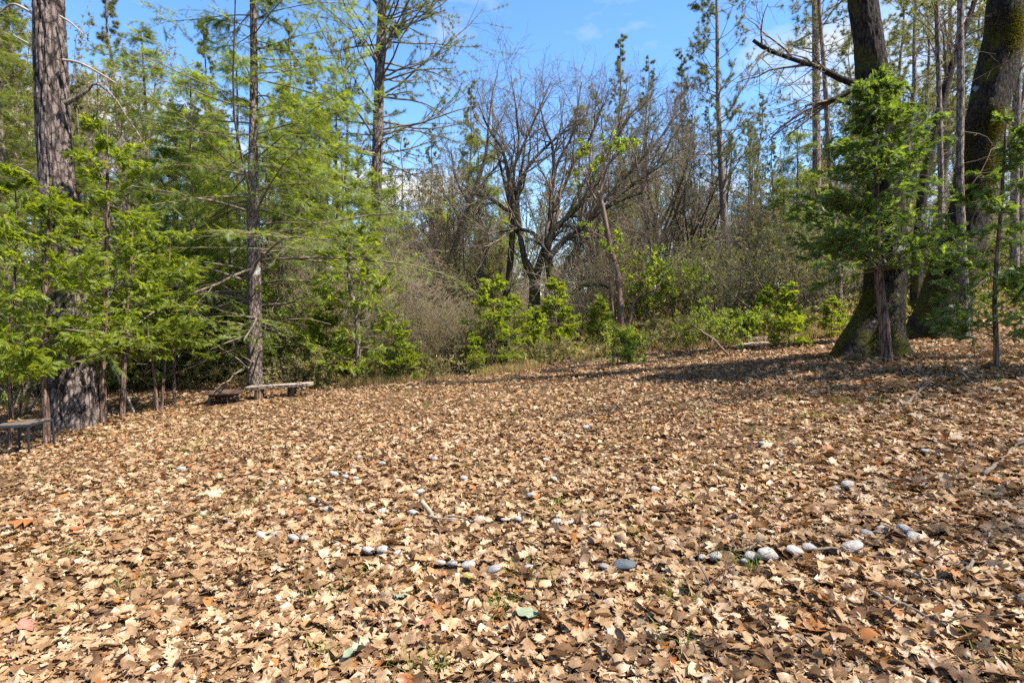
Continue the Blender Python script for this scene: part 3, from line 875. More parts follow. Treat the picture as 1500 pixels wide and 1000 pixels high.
def moss_patch(g, P_, R_, s0, s1, side, wid, n, l=0.028):
    """cushion of short moss blades on one side of a trunk (local)"""
    t = np.clip(g.normal((s0 + s1) / 2, abs(s1 - s0) / 3.2, n), 0.01, 0.99)
    x = t * (len(P_) - 1); i = np.minimum(x.astype(int), len(P_) - 2); f = (x - i)[:, None]
    c = P_[i] * (1 - f) + P_[i + 1] * f; r = R_[i]
    a = side + g.normal(0, wid, n)
    o = np.stack([np.cos(a), np.sin(a), np.zeros(n)], -1)
    pos = c + o * (r * 1.0)[:, None]
    d = nrm(o + g.normal(0, 0.5, o.shape) + np.array([0, 0, -0.3])) * (l * g.uniform(0.5, 1.3, n))[:, None]
    w = nrm(np.cross(d, g.normal(size=d.shape))) * 0.007
    v = np.stack([pos - w, pos + w, pos + d], 1).reshape(-1, 3)
    m_ = MB(); m_.add(v, np.arange(3 * n).reshape(-1, 3))
    return m_.mesh('moss', M['moss'], False)


L_ = len(P)
for (v0, v1, side, wid, n) in ((80, 25, -2.0, 0.55, 1500), (212, 170, -2.1, 0.45, 1500), (270, 225, -2.2, 0.7, 2200), (300, 280, -2.4, 0.5, 900), (470, 380, -2.6, 0.6, 5000)):
    z0 = W(1430, v0, 11.2)[2] - BB[2]; z1 = W(1430, v1, 11.2)[2] - BB[2]
    s0 = np.searchsorted(P[:, 2], z0) / L_; s1 = np.searchsorted(P[:, 2], z1) / L_
    part('moss', moss_patch(g_, P, R * 1.03, s0, s1, side, wid, n * 4), oakB)
pts, rad = pxline([(1274, 528, 92), (1278, 500, 80), (1287, 470, 64), (1295, 430, 54), (1298, 380, 53), (1294, 310, 50), (1288, 230, 48), (1280, 140, 45), (1273, 62, 40)], 9.8, BA)
PA = catmull(sink(pts), 80); RA_ = np.interp(np.linspace(0, 1, 80), np.linspace(0, 1, len(rad)), rad) * 1.1
part('moss', moss_patch(g_, PA, RA_, 0.04, 0.35, -2.7, 0.6, 6000), oakA)
part('moss', moss_patch(g_, PA, RA_, 0.55, 1.0, -0.35, 0.25, 2500), oakA)

# --- branching oak in the middle
BM = base_at(788, 20.0)
ptsA, radA = pxline([(781, 488, 20), (781, 462, 18), (783, 430, 17), (782, 404, 15), (773, 385, 12), (767, 369, 9), (761, 330, 8), (757, 290, 6)], 20.0, BM)
mb, P, R = trunk(ptsA - np.array([0, 0, 0.1]), radA, 24, 0.1, (0.3, 0.25, 5), 0.006, (20, 5), 2.0)
rawl = [
    ([(784, 410, 12), (791, 385, 11), (797, 365, 10), (805, 340, 8), (806, 305, 7), (811, 260, 6), (811, 218, 4), (799, 190, 3), (790, 150, 1.5)], 20.0),
    ([(812, 470, 14), (811, 430, 13), (805, 390, 12), (800, 369, 11), (806, 345, 9), (820, 325, 8), (844, 308, 7), (868, 280, 6), (886, 248, 5), (904, 224, 3), (930, 200, 1.5)], 19.7),
    ([(803, 380, 9), (822, 356, 8.5), (838, 344, 8), (868, 318, 7), (892, 302, 5.5), (918, 290, 4), (950, 280, 2)], 19.6),
    ([(812, 412, 8), (826, 392, 7), (838, 372, 6.5), (856, 352, 5), (880, 336, 4), (905, 322, 1.5)], 19.5),
    ([(764, 345, 8), (752, 330, 7), (747, 300, 6), (745, 260, 5), (736, 218, 4), (716, 190, 3), (700, 150, 1.5)], 20.2),
    ([(757, 292, 6), (763, 268, 5), (775, 242, 4.5), (799, 216, 4), (826, 194, 3), (858, 178, 1.5)], 20.1),
    ([(752, 318, 6), (735, 303, 5), (718, 290, 4), (700, 286, 3), (676, 270, 1.5)], 20.3),
    ([(797, 362, 7), (781, 341, 6), (763, 336, 5), (745, 337, 4.5), (721, 339, 4), (704, 329, 2), (690, 312, 1)], 19.8),
    ([(759, 300, 5), (752, 260, 4), (760, 210, 3), (756, 160, 2), (748, 110, 1)], 20.5),
    ([(806, 310, 5), (828, 270, 4.5), (846, 230, 4), (868, 196, 3), (884, 150, 1.5)], 20.6),
    ([(808, 285, 5), (816, 240, 4), (838, 200, 3), (846, 160, 2), (852, 120, 1)], 20.9),
    ([(830, 320, 5), (858, 262, 4.5), (892, 215, 4), (915, 180, 3), (938, 150, 1.5)], 20.8),
    ([(835, 350, 6), (880, 300, 5), (925, 250, 4), (965, 205, 2.5), (990, 165, 1)], 20.4),
    ([(868, 318, 5), (930, 268, 4), (975, 238, 2.5), (1000, 218, 1)], 19.3),
    ([(745, 262, 4), (768, 210, 3.5), (790, 160, 2.5), (806, 122, 1)], 20.9)]
limbs = [(p_, r_ * 1.05) for p_, r_ in (pxline(r, d, BM) for r, d in rawl)]
put('branching_oak', gen_bare(61, limbs, mb, bark='bark_oakm', n1=11, n2=8, n3=5, l1=1.75, l2=0.8, l3=0.38, up=0.05, twr=0.0045), BM,
    'spreading bare oak with many mossy limbs in middle of the clearing edge', 'tree')

# --- slim oak stems left of it
B1 = base_at(744, 21.5)
pts, rad = pxline([(743, 500, 11), (741, 450, 10), (746, 400, 10), (750, 350, 9), (753, 310, 7), (749, 260, 5)], 21.5, B1)
mb, P, R = trunk(sink(pts), rad, 16, 0.15)
put('slim_oak', gen_bare(62, [pxline(r, 21.5, B1) for r in ([(752, 320, 7), (740, 270, 5), (728, 220, 3), (722, 160, 1)], [(751, 300, 6), (764, 250, 4), (772, 190, 1.5)])], mb, n1=7, n2=6, n3=5, l1=1.6, l2=0.8), B1,
    'slim dark upright oak trunk just left of the spreading oak', 'tree')
B1 = base_at(650, 22.5)
pts, rad = pxline([(648, 490, 10), (653, 410, 9), (664, 370, 8), (676, 330, 7), (690, 292, 6), (703, 255, 5)], 22.5, B1)
mb, P, R = trunk(sink(pts), rad, 16, 0.15)
put('slim_oak', gen_bare(63, [pxline(r, 22.5, B1) for r in ([(701, 262, 5), (712, 225, 4), (716, 180, 3), (722, 130, 1)], [(688, 300, 5), (668, 262, 3), (660, 215, 1)], [(676, 330, 4), (662, 300, 3), (640, 270, 1)], [(695, 285, 4), (722, 250, 3), (746, 225, 1)])], mb, n1=8, n2=6, n3=5, l1=1.6, l2=0.8), B1,
    'thin dark oak slanting right above the brown bramble mound', 'tree')

# --- madrone
B1 = base_at(910, 17.8)
pts, rad = pxline([(914, 500, 13), (910, 470, 11), (907, 430, 9.5), (904, 400, 9), (895, 365, 8), (888, 330, 7), (882, 300, 6.5), (876, 280, 5)], 17.8, B1)
mb, P, R = trunk(sink(pts), rad, 20, 0.1, (0.35, 0.3, 3), 0, seed=1.0)
mp_ = []
g_m = np.random.default_rng(66)
limbs = [pxline(r, 17.8, B1) for r in ([(903, 490, 5), (897, 450, 5), (894, 415, 4.5), (896, 380, 4), (893, 350, 3)], [(920, 485, 6), (924, 460, 5), (930, 440, 4), (942, 432, 3), (956, 425, 2)], [(878, 285, 5), (888, 250, 3), (900, 225, 1.5)], [(882, 305, 5), (866, 280, 3), (850, 240, 1)])]
LBm = np.stack([catmull(p, 10) for p, r in limbs]); LRm = np.stack([np.interp(np.linspace(0, 1, 10), np.linspace(0, 1, len(r)), r) for p, r in limbs])
mp_.append(('trunk', mb.mesh('trunk', M['bark_madrone'])))
for k in range(len(LBm)):
    m_ = MB(); tubes(m_, LBm[k], LRm[k], 8); mp_.append(('limb', m_.mesh('limb', M['bark_madrone'])))
A, AR = spawn(g_m, LBm, LRm, 5, (0.5, 1), (45, 12), (0.8, 0.3), 6, 0.15, 0.05, 0.6, 0.4, rmin=0.005)
Bq, BqR = spawn(g_m, A, AR, 5, (0.3, 1), (45, 12), (0.35, 0.3), 4, 0.15, 0.05, 0.6, 0.4, rmin=0.004)
m_ = MB(); tubes(m_, A, AR, 4); tubes(m_, Bq, BqR, 3); mp_.append(('branches', m_.mesh('branches', M['bark_madrone'])))
m_ = MB(); pos, T = along(g_m, Bq, 3, (0.5, 1)); place(m_, g_m, T_BROAD, pos, T, g_m.normal(size=T.shape), 0.13 * g_m.uniform(0.7, 1.2, len(pos))); mp_.append(('crown', m_.mesh('crown', M['broad'], False)))
put('madrone', mp_, B1, 'reddish smooth-barked madrone leaning left beside the spreading oak', 'tree')
# arched dead bough
B1 = base_at(828, 18.2)
pts, rad = pxline([(826, 445, 6), (838, 430, 6), (852, 420, 6), (868, 417, 5.5), (884, 418, 5), (897, 424, 4)], 18.2, B1)
p2 = np.vstack([[pts[0][0] - 0.25, pts[0][1] + 0.1, -0.08], pts])
m_ = MB(); tubes(m_, catmull(p2, 20), np.interp(np.linspace(0, 1, 20), np.linspace(0, 1, len(rad) + 1), np.concatenate([[rad[0] * 1.2], rad])), 8)
single('arched_bough', m_.mesh('arched_bough', M['bark_oakm']), 'dark bough arching over to rest against the reddish madrone', 'bough', B1)

# --- lone slender pine right of centre
B1 = base_at(1073, 25)
pts, rad = pxline([(1073, 470, 13), (1070, 420, 12), (1063, 350, 10), (1058, 270, 9), (1053, 180, 7), (1051, 90, 5.5), (1050, 0, 4), (1049, -60, 2)], 25, B1)
mb, P, R = trunk(sink(pts), rad, 16, 0.2)
kk = np.linspace(0, len(P) - 1, 20).astype(int)
put('slender_pine', gen_pine(71, P=P[kk], R=R[kk], start=0.4, nb=64, blen=1.9, tuft=0.18, trunk_mb=mb, dead=24, taper=0.6, up=0.11, sub=6, dens=2.4, inner=0.5), B1,
    'lone slender pine with open upswept branches against blue sky', 'tree')

# --- thin pine and oak trunks at right
for rows, d, lab, kind, nm in (
        ([(1416, 470, 14), (1412, 415, 12), (1408, 330, 11), (1406, 250, 10), (1407, 150, 9.5), (1407, 0, 8), (1408, -200, 4), (1408, -330, 1)], 10.2, 'thin straight pine trunk crossing in front of the leaning mossy oak', 'pine', 'slender_pine'),
        ([(1381, 470, 9), (1379, 330, 8), (1377, 200, 7), (1374, 80, 6.5), (1372, 0, 6), (1370, -160, 3), (1370, -240, 1)], 13.5, 'thin grey pine pole between the two dark oaks', 'pine', 'slender_pine'),
        ([(1198, 470, 13), (1197, 330, 12), (1196, 200, 11), (1195, 60, 10), (1194, 0, 9), (1193, -160, 5), (1193, -260, 1)], 22, 'straight tan pine seen through the crooked limb of the oak', 'pine', 'slender_pine'),
        ([(1232, 460, 9), (1228, 400, 8), (1220, 310, 7), (1213, 200, 6.5), (1207, 100, 6), (1200, 10, 5), (1192, -120, 2)], 16, 'thin dark pine leaning left behind the cedar sapling', 'pine', 'slender_pine'),
        ([(1340, 470, 16), (1344, 380, 15), (1352, 280, 13), (1366, 210, 12), (1385, 130, 11), (1400, 80, 9), (1425, 10, 7), (1450, -80, 3)], 14.5, 'dark slanting oak trunk behind and between the two big oaks', 'oak', 'slim_oak'),
        ([(1487, 460, 12), (1486, 330, 11), (1488, 200, 10), (1492, 80, 9), (1494, -60, 6), (1495, -200, 2)], 17, 'brown pine trunk right of the leaning mossy oak', 'pine', 'slender_pine')):
    B1 = base_at(rows[0][0], d)
    pts, rad = pxline(rows, d, B1)
    mb, P, R = trunk(sink(pts), rad, 20, 0.12, (0.15, 0.2, 4), 0.004, (20, 5), d)
    kk = np.linspace(0, len(P) - 1, 20).astype(int)
    if kind == 'pine':
        pr = gen_pine(int(d * 10) + rows[0][0], P=P[kk], R=R[kk], start=0.45 if d > 12 else 0.78, nb=30, blen=1.8 if d > 12 else 1.2, tuft=0.2, trunk_mb=mb, dead=20, mat='pinepale' if rows[0][0] > 1300 else 'pine', up=0.04)
    else:
        pr = gen_bare(77, [(P[kk[10:15]], R[kk[10:15]] * 0.5), (P[kk[13:]], R[kk[13:]] * 0.6)], mb, bark='bark_oak', n1=7, n2=5, n3=5)
    put(nm, pr, B1, lab, 'tree')

# ================================================================== CEDAR SAPLINGS
def cedar_at(u, d, rows, label, seed, group=None, **kw):
    B1 = base_at(u, d)
    p_, r_ = pxline(rows, d, B1)
    mb, P, R = trunk(sink(p_), r_, 14, 0.05, (0.2, 0.1, 3), 0)
    kk = np.linspace(0, len(P) - 1, 20).astype(int)
    return put('cedar_sapling', gen_cedar(seed, P=P[kk], R=R[kk], trunk_mb=mb, **kw), B1, label, 'young tree', group)


cedar_at(1299, 8.9, [(1300, 530, 18), (1296, 490, 15), (1291, 440, 13), (1286, 390, 11), (1284, 320, 9), (1283, 240, 6), (1281, 170, 4), (1279, 112, 1.5)],
         'green cedar sapling with reddish leaning stem in front of the flared oak', 101, start=0.41, nb=96, blen=1.5, spray=0.135, dens=2.0, mat='cedarcool', shape=0.7)
cedar_at(1460, 7.4, [(1461, 545, 8), (1459, 500, 7), (1457, 440, 6), (1460, 380, 5.5), (1466, 310, 5), (1470, 240, 4), (1474, 170, 1.5)],
         'feathery green cedar sapling at right edge beside the leaning oak', 102, start=0.16, nb=58, blen=0.75, spray=0.12, dens=1.7, mat='cedarcool', shape=0.5)
cedar_at(68, 8.1, [(68, 640, 10), (67, 590, 9), (64, 540, 8), (62, 510, 8), (70, 480, 8), (68, 440, 7.5), (66, 400, 7), (70, 350, 5), (72, 310, 3), (74, 270, 1)],
         'crooked-stemmed cedar sapling in front of the thick ponderosa', 103, start=0.2, nb=44, blen=0.95, spray=0.12, dens=2.2, shape=0.45)
cedar_at(152, 9.5, [(151, 612, 10), (150, 540, 9), (153, 470, 8), (156, 380, 7), (158, 300, 5), (157, 240, 3), (157, 185, 1)],
         'tallest bright cedar sapling just right of the thick ponderosa', 104, start=0.3, nb=46, blen=0.98, spray=0.12, dens=2.0, shape=0.5)
cedar_at(180, 9.9, [(178, 608, 8), (181, 550, 7), (185, 490, 6), (189, 430, 5), (193, 370, 4), (196, 310, 1)],
         'bright yellow-green cedar sapling leaning right, second right of the ponderosa', 105, start=0.26, nb=46, blen=1.35, spray=0.12, dens=2.1, shape=0.45)
for k, (rows, d, lab, sd) in enumerate((
        ([(231, 598, 5), (226, 550, 4.5), (223, 500, 4), (222, 440, 3), (226, 350, 1)], 10.6, 'pale-stemmed cedar sapling, left one of the close pair', 106),
        ([(235, 597, 4.5), (240, 550, 4), (242, 500, 3.5), (246, 430, 3), (250, 340, 1)], 10.7, 'pale-stemmed cedar sapling, right one of the close pair', 107),
        ([(255, 584, 4), (255, 540, 4), (256, 490, 3), (262, 420, 2.5), (266, 380, 1)], 11.3, 'thin cedar sapling between the pale pair and the fire bowl', 108))):
    cedar_at(rows[0][0], d, rows, lab, sd, start=0.38, nb=28, blen=0.85, spray=0.115, dens=1.8, shape=0.4)
cedar_at(18, 7.9, [(14, 660, 7), (16, 600, 6), (12, 520, 5), (20, 430, 4), (24, 340, 3), (22, 260, 1)], 'leafy cedar sapling cut by the left edge behind the metal stand', 109, start=0.3, nb=44, blen=0.9, spray=0.12, dens=2.1, shape=0.45)

SHARED = {}
SHARED['cedA'] = gen_cedar(111, H=2.2, r0=0.03, start=0.03, nb=52, blen=0.75, spray=0.125, dens=2.2, mat='cedarbright', shape=0.6)
SHARED['cedB'] = gen_cedar(112, H=1.4, r0=0.02, start=0.06, nb=34, blen=0.5, spray=0.115, dens=1.9, mat='cedarbright', shape=0.7)
SHARED['cedC'] = gen_cedar(113, H=3.0, r0=0.04, start=0.04, nb=60, blen=1.05, spray=0.2, dens=1.5, mat='cedar', shape=0.7)
for u, d, kind, sc, rz, lab in (
        (722, 14.6, 'cedA', 1.05, 0.3, 'bright green bushy cedar right of the brown bramble mound'),
        (752, 15.2, 'cedA', 0.82, 2.1, 'rounder bright cedar bush below the slim dark oak'),
        (695, 14.0, 'cedB', 0.72, 1.0, 'small bluish cedar seedling at foot of the bright cedar bush'),
        (815, 16.4, 'cedA', 0.95, 4.0, 'yellow-green cedar bush under the spreading oak'),
        (783, 15.6, 'cedB', 1.0, 5.0, 'darker low cedar left of the yellow-green cedar bush'),
        (876, 17.0, 'cedB', 1.05, 3.2, 'small cedar bush left of the reddish madrone'),
        (1155, 12.3, 'cedB', 0.95, 0.4, 'green seedling cedar left of the flared oak, taller of two'),
        (1217, 13.0, 'cedB', 0.68, 2.4, 'short seedling cedar nearest the flared oak base'),
        (1120, 15.5, 'cedB', 0.9, 2.9, 'seedling cedar beside the olive shrub'),
        (592, 13.4, 'cedB', 0.95, 1.2, 'low yellowish cedar bush at left foot of the bramble mound'),
        (478, 13.9, 'cedB', 1.3, 2.2, 'dark low cedar just right of the plank bench')):
    put('cedar_bush', SHARED[kind], base_at(u, d), lab, 'young tree', 'young cedars along the clearing edge', rz, sc)

# young fir between bench and bramble
B1 = base_at(525, 13.4)
pts, rad = pxline([(525, 556, 9), (524, 510, 8), (522, 460, 7), (514, 428, 6), (510, 395, 4.5), (514, 365, 3), (516, 335, 1)], 13.4, B1)
mb, P, R = trunk(sink(pts), rad, 12, 0.06)
kk = np.linspace(0, len(P) - 1, 18).astype(int)
put('young_fir', gen_cedar(121, P=P[kk], R=R[kk], trunk_mb=mb, start=0.06, nb=48, blen=1.25, spray=0.19, dens=1.1, shape=0.6, bark='bark_thin'), B1, 'young bent-stemmed fir between the plank bench and bramble mound', 'young tree')

# ================================================================== SHRUBS
SHARED['bramble'] = gen_shrub(131, H=2.2, nst=34, spread=62, mat='twig', n1=9, n2=8, n3=3, l1=0.45, l2=0.22, up=-0.07, r0=0.014, rad0=0.6, leaf='under', lsize=0.035, nl=1)
SHARED['bare'] = gen_shrub(132, H=2.8, nst=14, spread=42, mat='twiggrey', n1=9, n2=8, n3=3, l1=0.4, l2=0.18, up=0.03, r0=0.02, rad0=0.4)
SHARED['bare2'] = gen_shrub(133, H=3.6, nst=9, spread=34, mat='twig', n1=9, n2=7, n3=4, l1=0.4, l2=0.18, up=0.06, r0=0.028, rad0=0.4, leaf='under', lsize=0.06, nl=1)
SHARED['olive'] = gen_shrub(134, H=3.0, nst=9, spread=48, mat='twig', n1=8, n2=7, n3=2, l1=0.42, l2=0.2, up=0.02, r0=0.035, rad0=0.3, leaf='olive', lsize=0.06, nl=2)
SHARED['green'] = gen_shrub(135, H=2.6, nst=9, spread=44, mat='twig', n1=7, n2=6, n3=2, l1=0.45, l2=0.2, up=0.04, r0=0.025, rad0=0.3, leaf='broad', lsize=0.085, nl=2)
SHARED['low'] = gen_shrub(136, H=0.8, nst=12, spread=60, mat='twiggrey', n1=7, n2=5, l1=0.5, l2=0.25, up=0.02, r0=0.008, rad0=0.2, leaf='under', lsize=0.055, nl=3)
SHARED['lowgreen'] = gen_shrub(137, H=0.9, nst=9, spread=50, mat='twig', n1=6, n2=5, l1=0.45, l2=0.22, up=0.05, r0=0.008, rad0=0.15, leaf='broad', lsize=0.11, nl=2, temps=T_BROAD)
SHARED['madbush'] = gen_shrub(138, H=1.7, nst=6, spread=38, mat='bark_madrone', n1=6, n2=4, l1=0.4, l2=0.18, up=0.06, r0=0.02, rad0=0.15, leaf='broad', lsize=0.105, nl=2, temps=T_BROAD)
for u, d, kind, sc, rz, nm, lab in (
        (650, 15.2, 'bramble', 0.8, 0.4, 'bramble_mound', 'domed mound of tangled brown bramble at the clearing edge'),
        (608, 16.0, 'bramble', 0.6, 2.0, 'bramble_mound', 'lower brown bramble left of the domed bramble mound'),
        (1042, 12.6, 'madbush', 0.62, 0.4, 'leafy_shrub', 'broad-leaved green shrub beside the slanting dead stick'),
        (1010, 12.9, 'madbush', 0.5, 2.4, 'leafy_shrub', 'small broad-leaved shrub left of the slanting dead stick'),
        (985, 18.5, 'madbush', 1.35, 1.4, 'leafy_shrub', 'tall bright broad-leaved shrub with dark stem right of madrone'),
        (942, 18.6, 'madbush', 1.25, 3.4, 'leafy_shrub', 'bright broad-leaved shrub touching the madrone trunk'),
        (922, 14.5, 'lowgreen', 0.75, 1.0, 'leafy_shrub', 'low bright shrub below the foot of the madrone'),
        (918, 12.6, 'lowgreen', 0.42, 2.0, 'leafy_shrub', 'smallest green shrub sprouting from leaves before the madrone'),
        (1085, 14.2, 'lowgreen', 0.9, 3.0, 'leafy_shrub', 'green shrub behind the fallen log'),
        (1145, 16.0, 'olive', 0.95, 0.2, 'olive_shrub', 'large grey-green shrub with dark arching stems right of lone pine'),
        (1045, 17.5, 'olive', 0.85, 2.2, 'olive_shrub', 'grey-green shrub left of the lone slender pine'),
        (1205, 19.0, 'olive', 1.0, 4.2, 'olive_shrub', 'grey-green shrub behind the flared oak')):
    put(nm, SHARED[kind], base_at(u, d), lab, 'shrub', None, rz, sc)

# rows of background shrubs, labelled by their order from the left
bgs = []
gs = np.random.default_rng(140)
for u in np.arange(-20, 1540, 36):
    d = gs.uniform(19, 26)
    r = gs.random()
    if u < 560: kind = 'green' if r < 0.5 else ('bare2' if r < 0.75 else 'olive')
    elif u < 1000: kind = 'bare' if r < 0.4 else ('bare2' if r < 0.65 else ('olive' if r < 0.8 else 'green'))
    else: kind = 'olive' if r < 0.3 else ('bare2' if r < 0.55 else ('bare' if r < 0.7 else 'green'))
    bgs.append((u + gs.uniform(-14, 14), d, kind, gs.uniform(0.7, 1.1), gs.uniform(0, 6.28)))
for u in np.arange(-40, 1560, 42):
    d = gs.uniform(28, 40)
    kind = ['bare', 'bare2', 'olive', 'bare'][gs.integers(0, 4)]
    bgs.append((u + gs.uniform(-18, 18), d, kind, gs.uniform(1.2, 2.0), gs.uniform(0, 6.28)))
names = {'green': ('leafy_shrub', 'green leafy shrub in the thicket behind the clearing'), 'bare': ('bare_shrub', 'bare greyish twiggy shrub in the back thicket'),
         'bare2': ('bare_shrub', 'dark bare twiggy shrub in the back thicket'), 'olive': ('olive_shrub', 'grey-green shrub in the back thicket')}
cnt = {}
for u, d, kind, sc, rz in sorted(bgs):
    cnt[kind] = cnt.get(kind, 0) + 1
    put(names[kind][0], SHARED[kind], base_at(u, d), f'{names[kind][1]}, {ORD[cnt[kind] - 1]} from left', 'shrub', 'shrubs of the back thicket', rz, sc)

# left thicket behind the cedars and bench
for k, (u, d, kind, sc, rz, lab) in enumerate((
        (20, 11.0, 'green', 1.0, 0.3, 'leafy shrub in shade behind the metal stand'), (60, 13.5, 'green', 1.1, 1.3, 'leafy shrub behind the thick ponderosa'),
        (205, 14.5, 'green', 1.25, 2.3, 'leafy shrub behind the pale-stemmed cedar pair'), (285, 16.0, 'green', 1.3, 3.3, 'leafy shrub behind the fire bowl'),
        (335, 17.5, 'green', 1.2, 4.3, 'leafy shrub just left of the straight fir trunk'), (425, 17.0, 'green', 1.2, 5.3, 'leafy shrub behind right end of the plank bench'),
        (455, 16.5, 'bare', 1.2, 0.8, 'bare tangle behind the plank bench'), (575, 16.5, 'bare', 1.1, 1.8, 'bare tangle left of the bramble mound'),
        (-30, 12.0, 'olive', 1.0, 1.8, 'grey-green shrub beyond the left edge'), (120, 15.5, 'olive', 1.1, 2.8, 'grey-green shrub between ponderosa and tallest cedar'))):
    put('leafy_shrub' if kind == 'green' else ('bare_shrub' if kind == 'bare' else 'olive_shrub'), SHARED[kind], base_at(u, d), lab, 'shrub', None, rz, sc)

# ================================================================== BACKGROUND TREES
SHARED['pineA'] = gen_pine(201, H=20, r0=0.22, start=0.3, nb=90, blen=2.3, tuft=0.2, mat='pine', dead=26, dens=1.7, taper=0.95)
SHARED['pineB'] = gen_pine(202, H=17, r0=0.17, start=0.38, nb=84, blen=1.7, tuft=0.18, mat='pine', dead=28, dens=1.8, taper=1.1)
SHARED['pineC'] = gen_pine(203, H=18, r0=0.18, start=0.25, nb=54, blen=2.2, tuft=0.2, mat='pinepale', dead=18, dens=1.9)
SHARED['firA'] = gen_fir(204, H=12, r0=0.15, start=0.08, nb=70, blen=2.3, spray=0.36, dens=0.7, mat='firdark')
SHARED['firB'] = gen_fir(205, H=8, r0=0.10, start=0.06, nb=60, blen=1.9, spray=0.32, dens=0.7, mat='fir')
SHARED['bareA'] = gen_bare(206, None, H=9, r0=0.14, mat='twig', n1=8, n2=6, n3=5)
SHARED['bareB'] = gen_bare(207, None, H=11, r0=0.15, mat='twiggrey', n1=8, n2=6, n3=5, leaf='under', nleaf=0.7)
SHARED['bareC'] = gen_bare(208, None, H=7, r0=0.10, mat='twig', n1=9, n2=7, n3=6)
TH = {'pineA': 20, 'pineB': 17, 'pineC': 18, 'firA': 12, 'firB': 8, 'bareA': 9, 'bareB': 11, 'bareC': 7}
DESC = {'pineA': ('pine_tree', 'tall open-crowned pine in the far wood'), 'pineB': ('pine_tree', 'slim sparse pine in the far wood'), 'pineC': ('pine_tree', 'pale-needled pine in the far wood'),
        'firA': ('fir_tree', 'dark bushy fir in the far wood'), 'firB': ('fir_tree', 'light green fir behind the clearing'), 'bareA': ('bare_tree', 'bare dark tree in the far wood'),
        'bareB': ('bare_tree', 'bare greyish tree in the far wood'), 'bareC': ('bare_tree', 'small bare tree in the far wood')}
bgt = []


def bg(u, d, vtop, kind):
    b = base_at(u, d)
    ztop = W(u, vtop, d)[2]
    bgt.append((u, d, kind, max(0.35, (ztop - b[2]) / TH[kind])))


for u, vt, d, kind in ((902, 66, 38, 'pineB'), (938, 92, 40, 'pineA'), (990, 82, 42, 'pineB'), (995, 180, 34, 'pineC'), (965, 210, 36, 'pineC'), (1090, 170, 34, 'pineC'), (1130, 200, 30, 'pineA'),
                       (1010, 210, 28, 'bareA'), (1030, 225, 30, 'bareA'), (950, 140, 25, 'bareC'), (640, 190, 30, 'pineB'), (700, 130, 33, 'pineB'), (675, 215, 27, 'bareB'),
                       (620, 250, 28, 'bareB'), (870, 140, 30, 'pineC'), (845, 160, 32, 'firA'), (598, 200, 29, 'pineC'),
                       # left wall of firs and pines
                       (232, 60, 17, 'firA'), (285, 110, 16, 'firB'), (320, 170, 19, 'firA'), (440, 130, 17, 'firB'), (478, 170, 19, 'firA'), (505, 200, 21, 'firB'), (415, 220, 16, 'firB'), (560, 250, 20, 'firB'),
                       (262, 175, 15.5, 'firB'), (300, 215, 17.5, 'firB'), (395, 190, 18.5, 'firB'), (455, 235, 18, 'firB'), (525, 265, 18.5, 'firB'), (500, 130, 23, 'firB'), (350, 90, 21, 'firB'), (570, 330, 24, 'bareB'), (590, 290, 22, 'bareA'), (622, 330, 20, 'bareC'), (680, 300, 21, 'bareC'), (710, 330, 24, 'bareB'), (660, 260, 26, 'bareB'), (1100, 300, 22, 'bareC'), (1060, 330, 21, 'bareC'), (955, 300, 23, 'bareC'),
                       (25, 0, 14, 'firA'), (-25, -60, 13, 'firA'), (130, 130, 18, 'pineB'), (170, 40, 22, 'bareB'), (205, 170, 21, 'bareA'), (250, 240, 15, 'firB'), (110, 200, 16, 'firB'), (345, 260, 15.5, 'firB'), (5, -160, 18, 'pineA'), (40, -80, 22, 'pineB'),
                       (520, 60, 30, 'pineC'), (465, 80, 32, 'pineA'), (300, 40, 30, 'pineB'), (420, 40, 34, 'pineB'), (190, -30, 26, 'pineA'),
                       # right wall
                       (1165, 190, 22, 'firB'), (1145, 260, 20, 'firB'), (1235, 60, 24, 'pineC'), (1250, -60, 30, 'pineA'), (1320, -120, 20, 'pineC'), (1345, -60, 24, 'pineC'), (1370, -160, 28, 'pineA'), (1440, -120, 22, 'pineC'),
                       (1415, -60, 30, 'pineB'), (1480, -200, 26, 'pineA'), (1500, -60, 18, 'pineC'), (1530, -120, 22, 'pineC'), (1305, -40, 32, 'pineB')):
    bg(u, d, vt, kind)
prof_u = [0, 150, 300, 420, 560, 620, 690, 760, 900, 1000, 1100, 1180, 1240, 1500]
prof_v = [20, 120, 120, 120, 190, 300, 260, 260, 200, 230, 270, 240, 90, 40]
for k in range(110):
    u = gs.uniform(-60, 1560); d = gs.uniform(30, 62)
    vt = np.interp(u, prof_u, prof_v) + abs(gs.normal(0, 70))
    r = gs.random()
    bg(u, d, vt, 'pineA' if r < 0.22 else 'pineB' if r < 0.48 else 'pineC' if r < 0.72 else 'firA' if r < 0.8 else 'bareB' if r < 0.92 else 'bareA')
for k in range(18):
    bg(gs.uniform(890, 1225), gs.uniform(28, 46), gs.uniform(120, 265), ['pineC', 'pineB', 'pineC', 'pineA'][gs.integers(0, 4)])
for k in range(46):
    u = gs.uniform(540, 1280); d = gs.uniform(24, 44)
    bg(u, d, gs.uniform(190, 340) if u > 700 else gs.uniform(250, 350), ['bareB', 'pineC', 'bareB', 'firB', 'pineC'][gs.integers(0, 5)])
cnt = {}
for u, d, kind, sc in sorted(bgt):
    cnt[kind] = cnt.get(kind, 0) + 1
    put(DESC[kind][0], SHARED[kind], base_at(u, d), f'{DESC[kind][1]}, {ORD[cnt[kind] - 1]} from left', 'tree', 'trees of the far wood', gs.uniform(0, 6.28), sc)

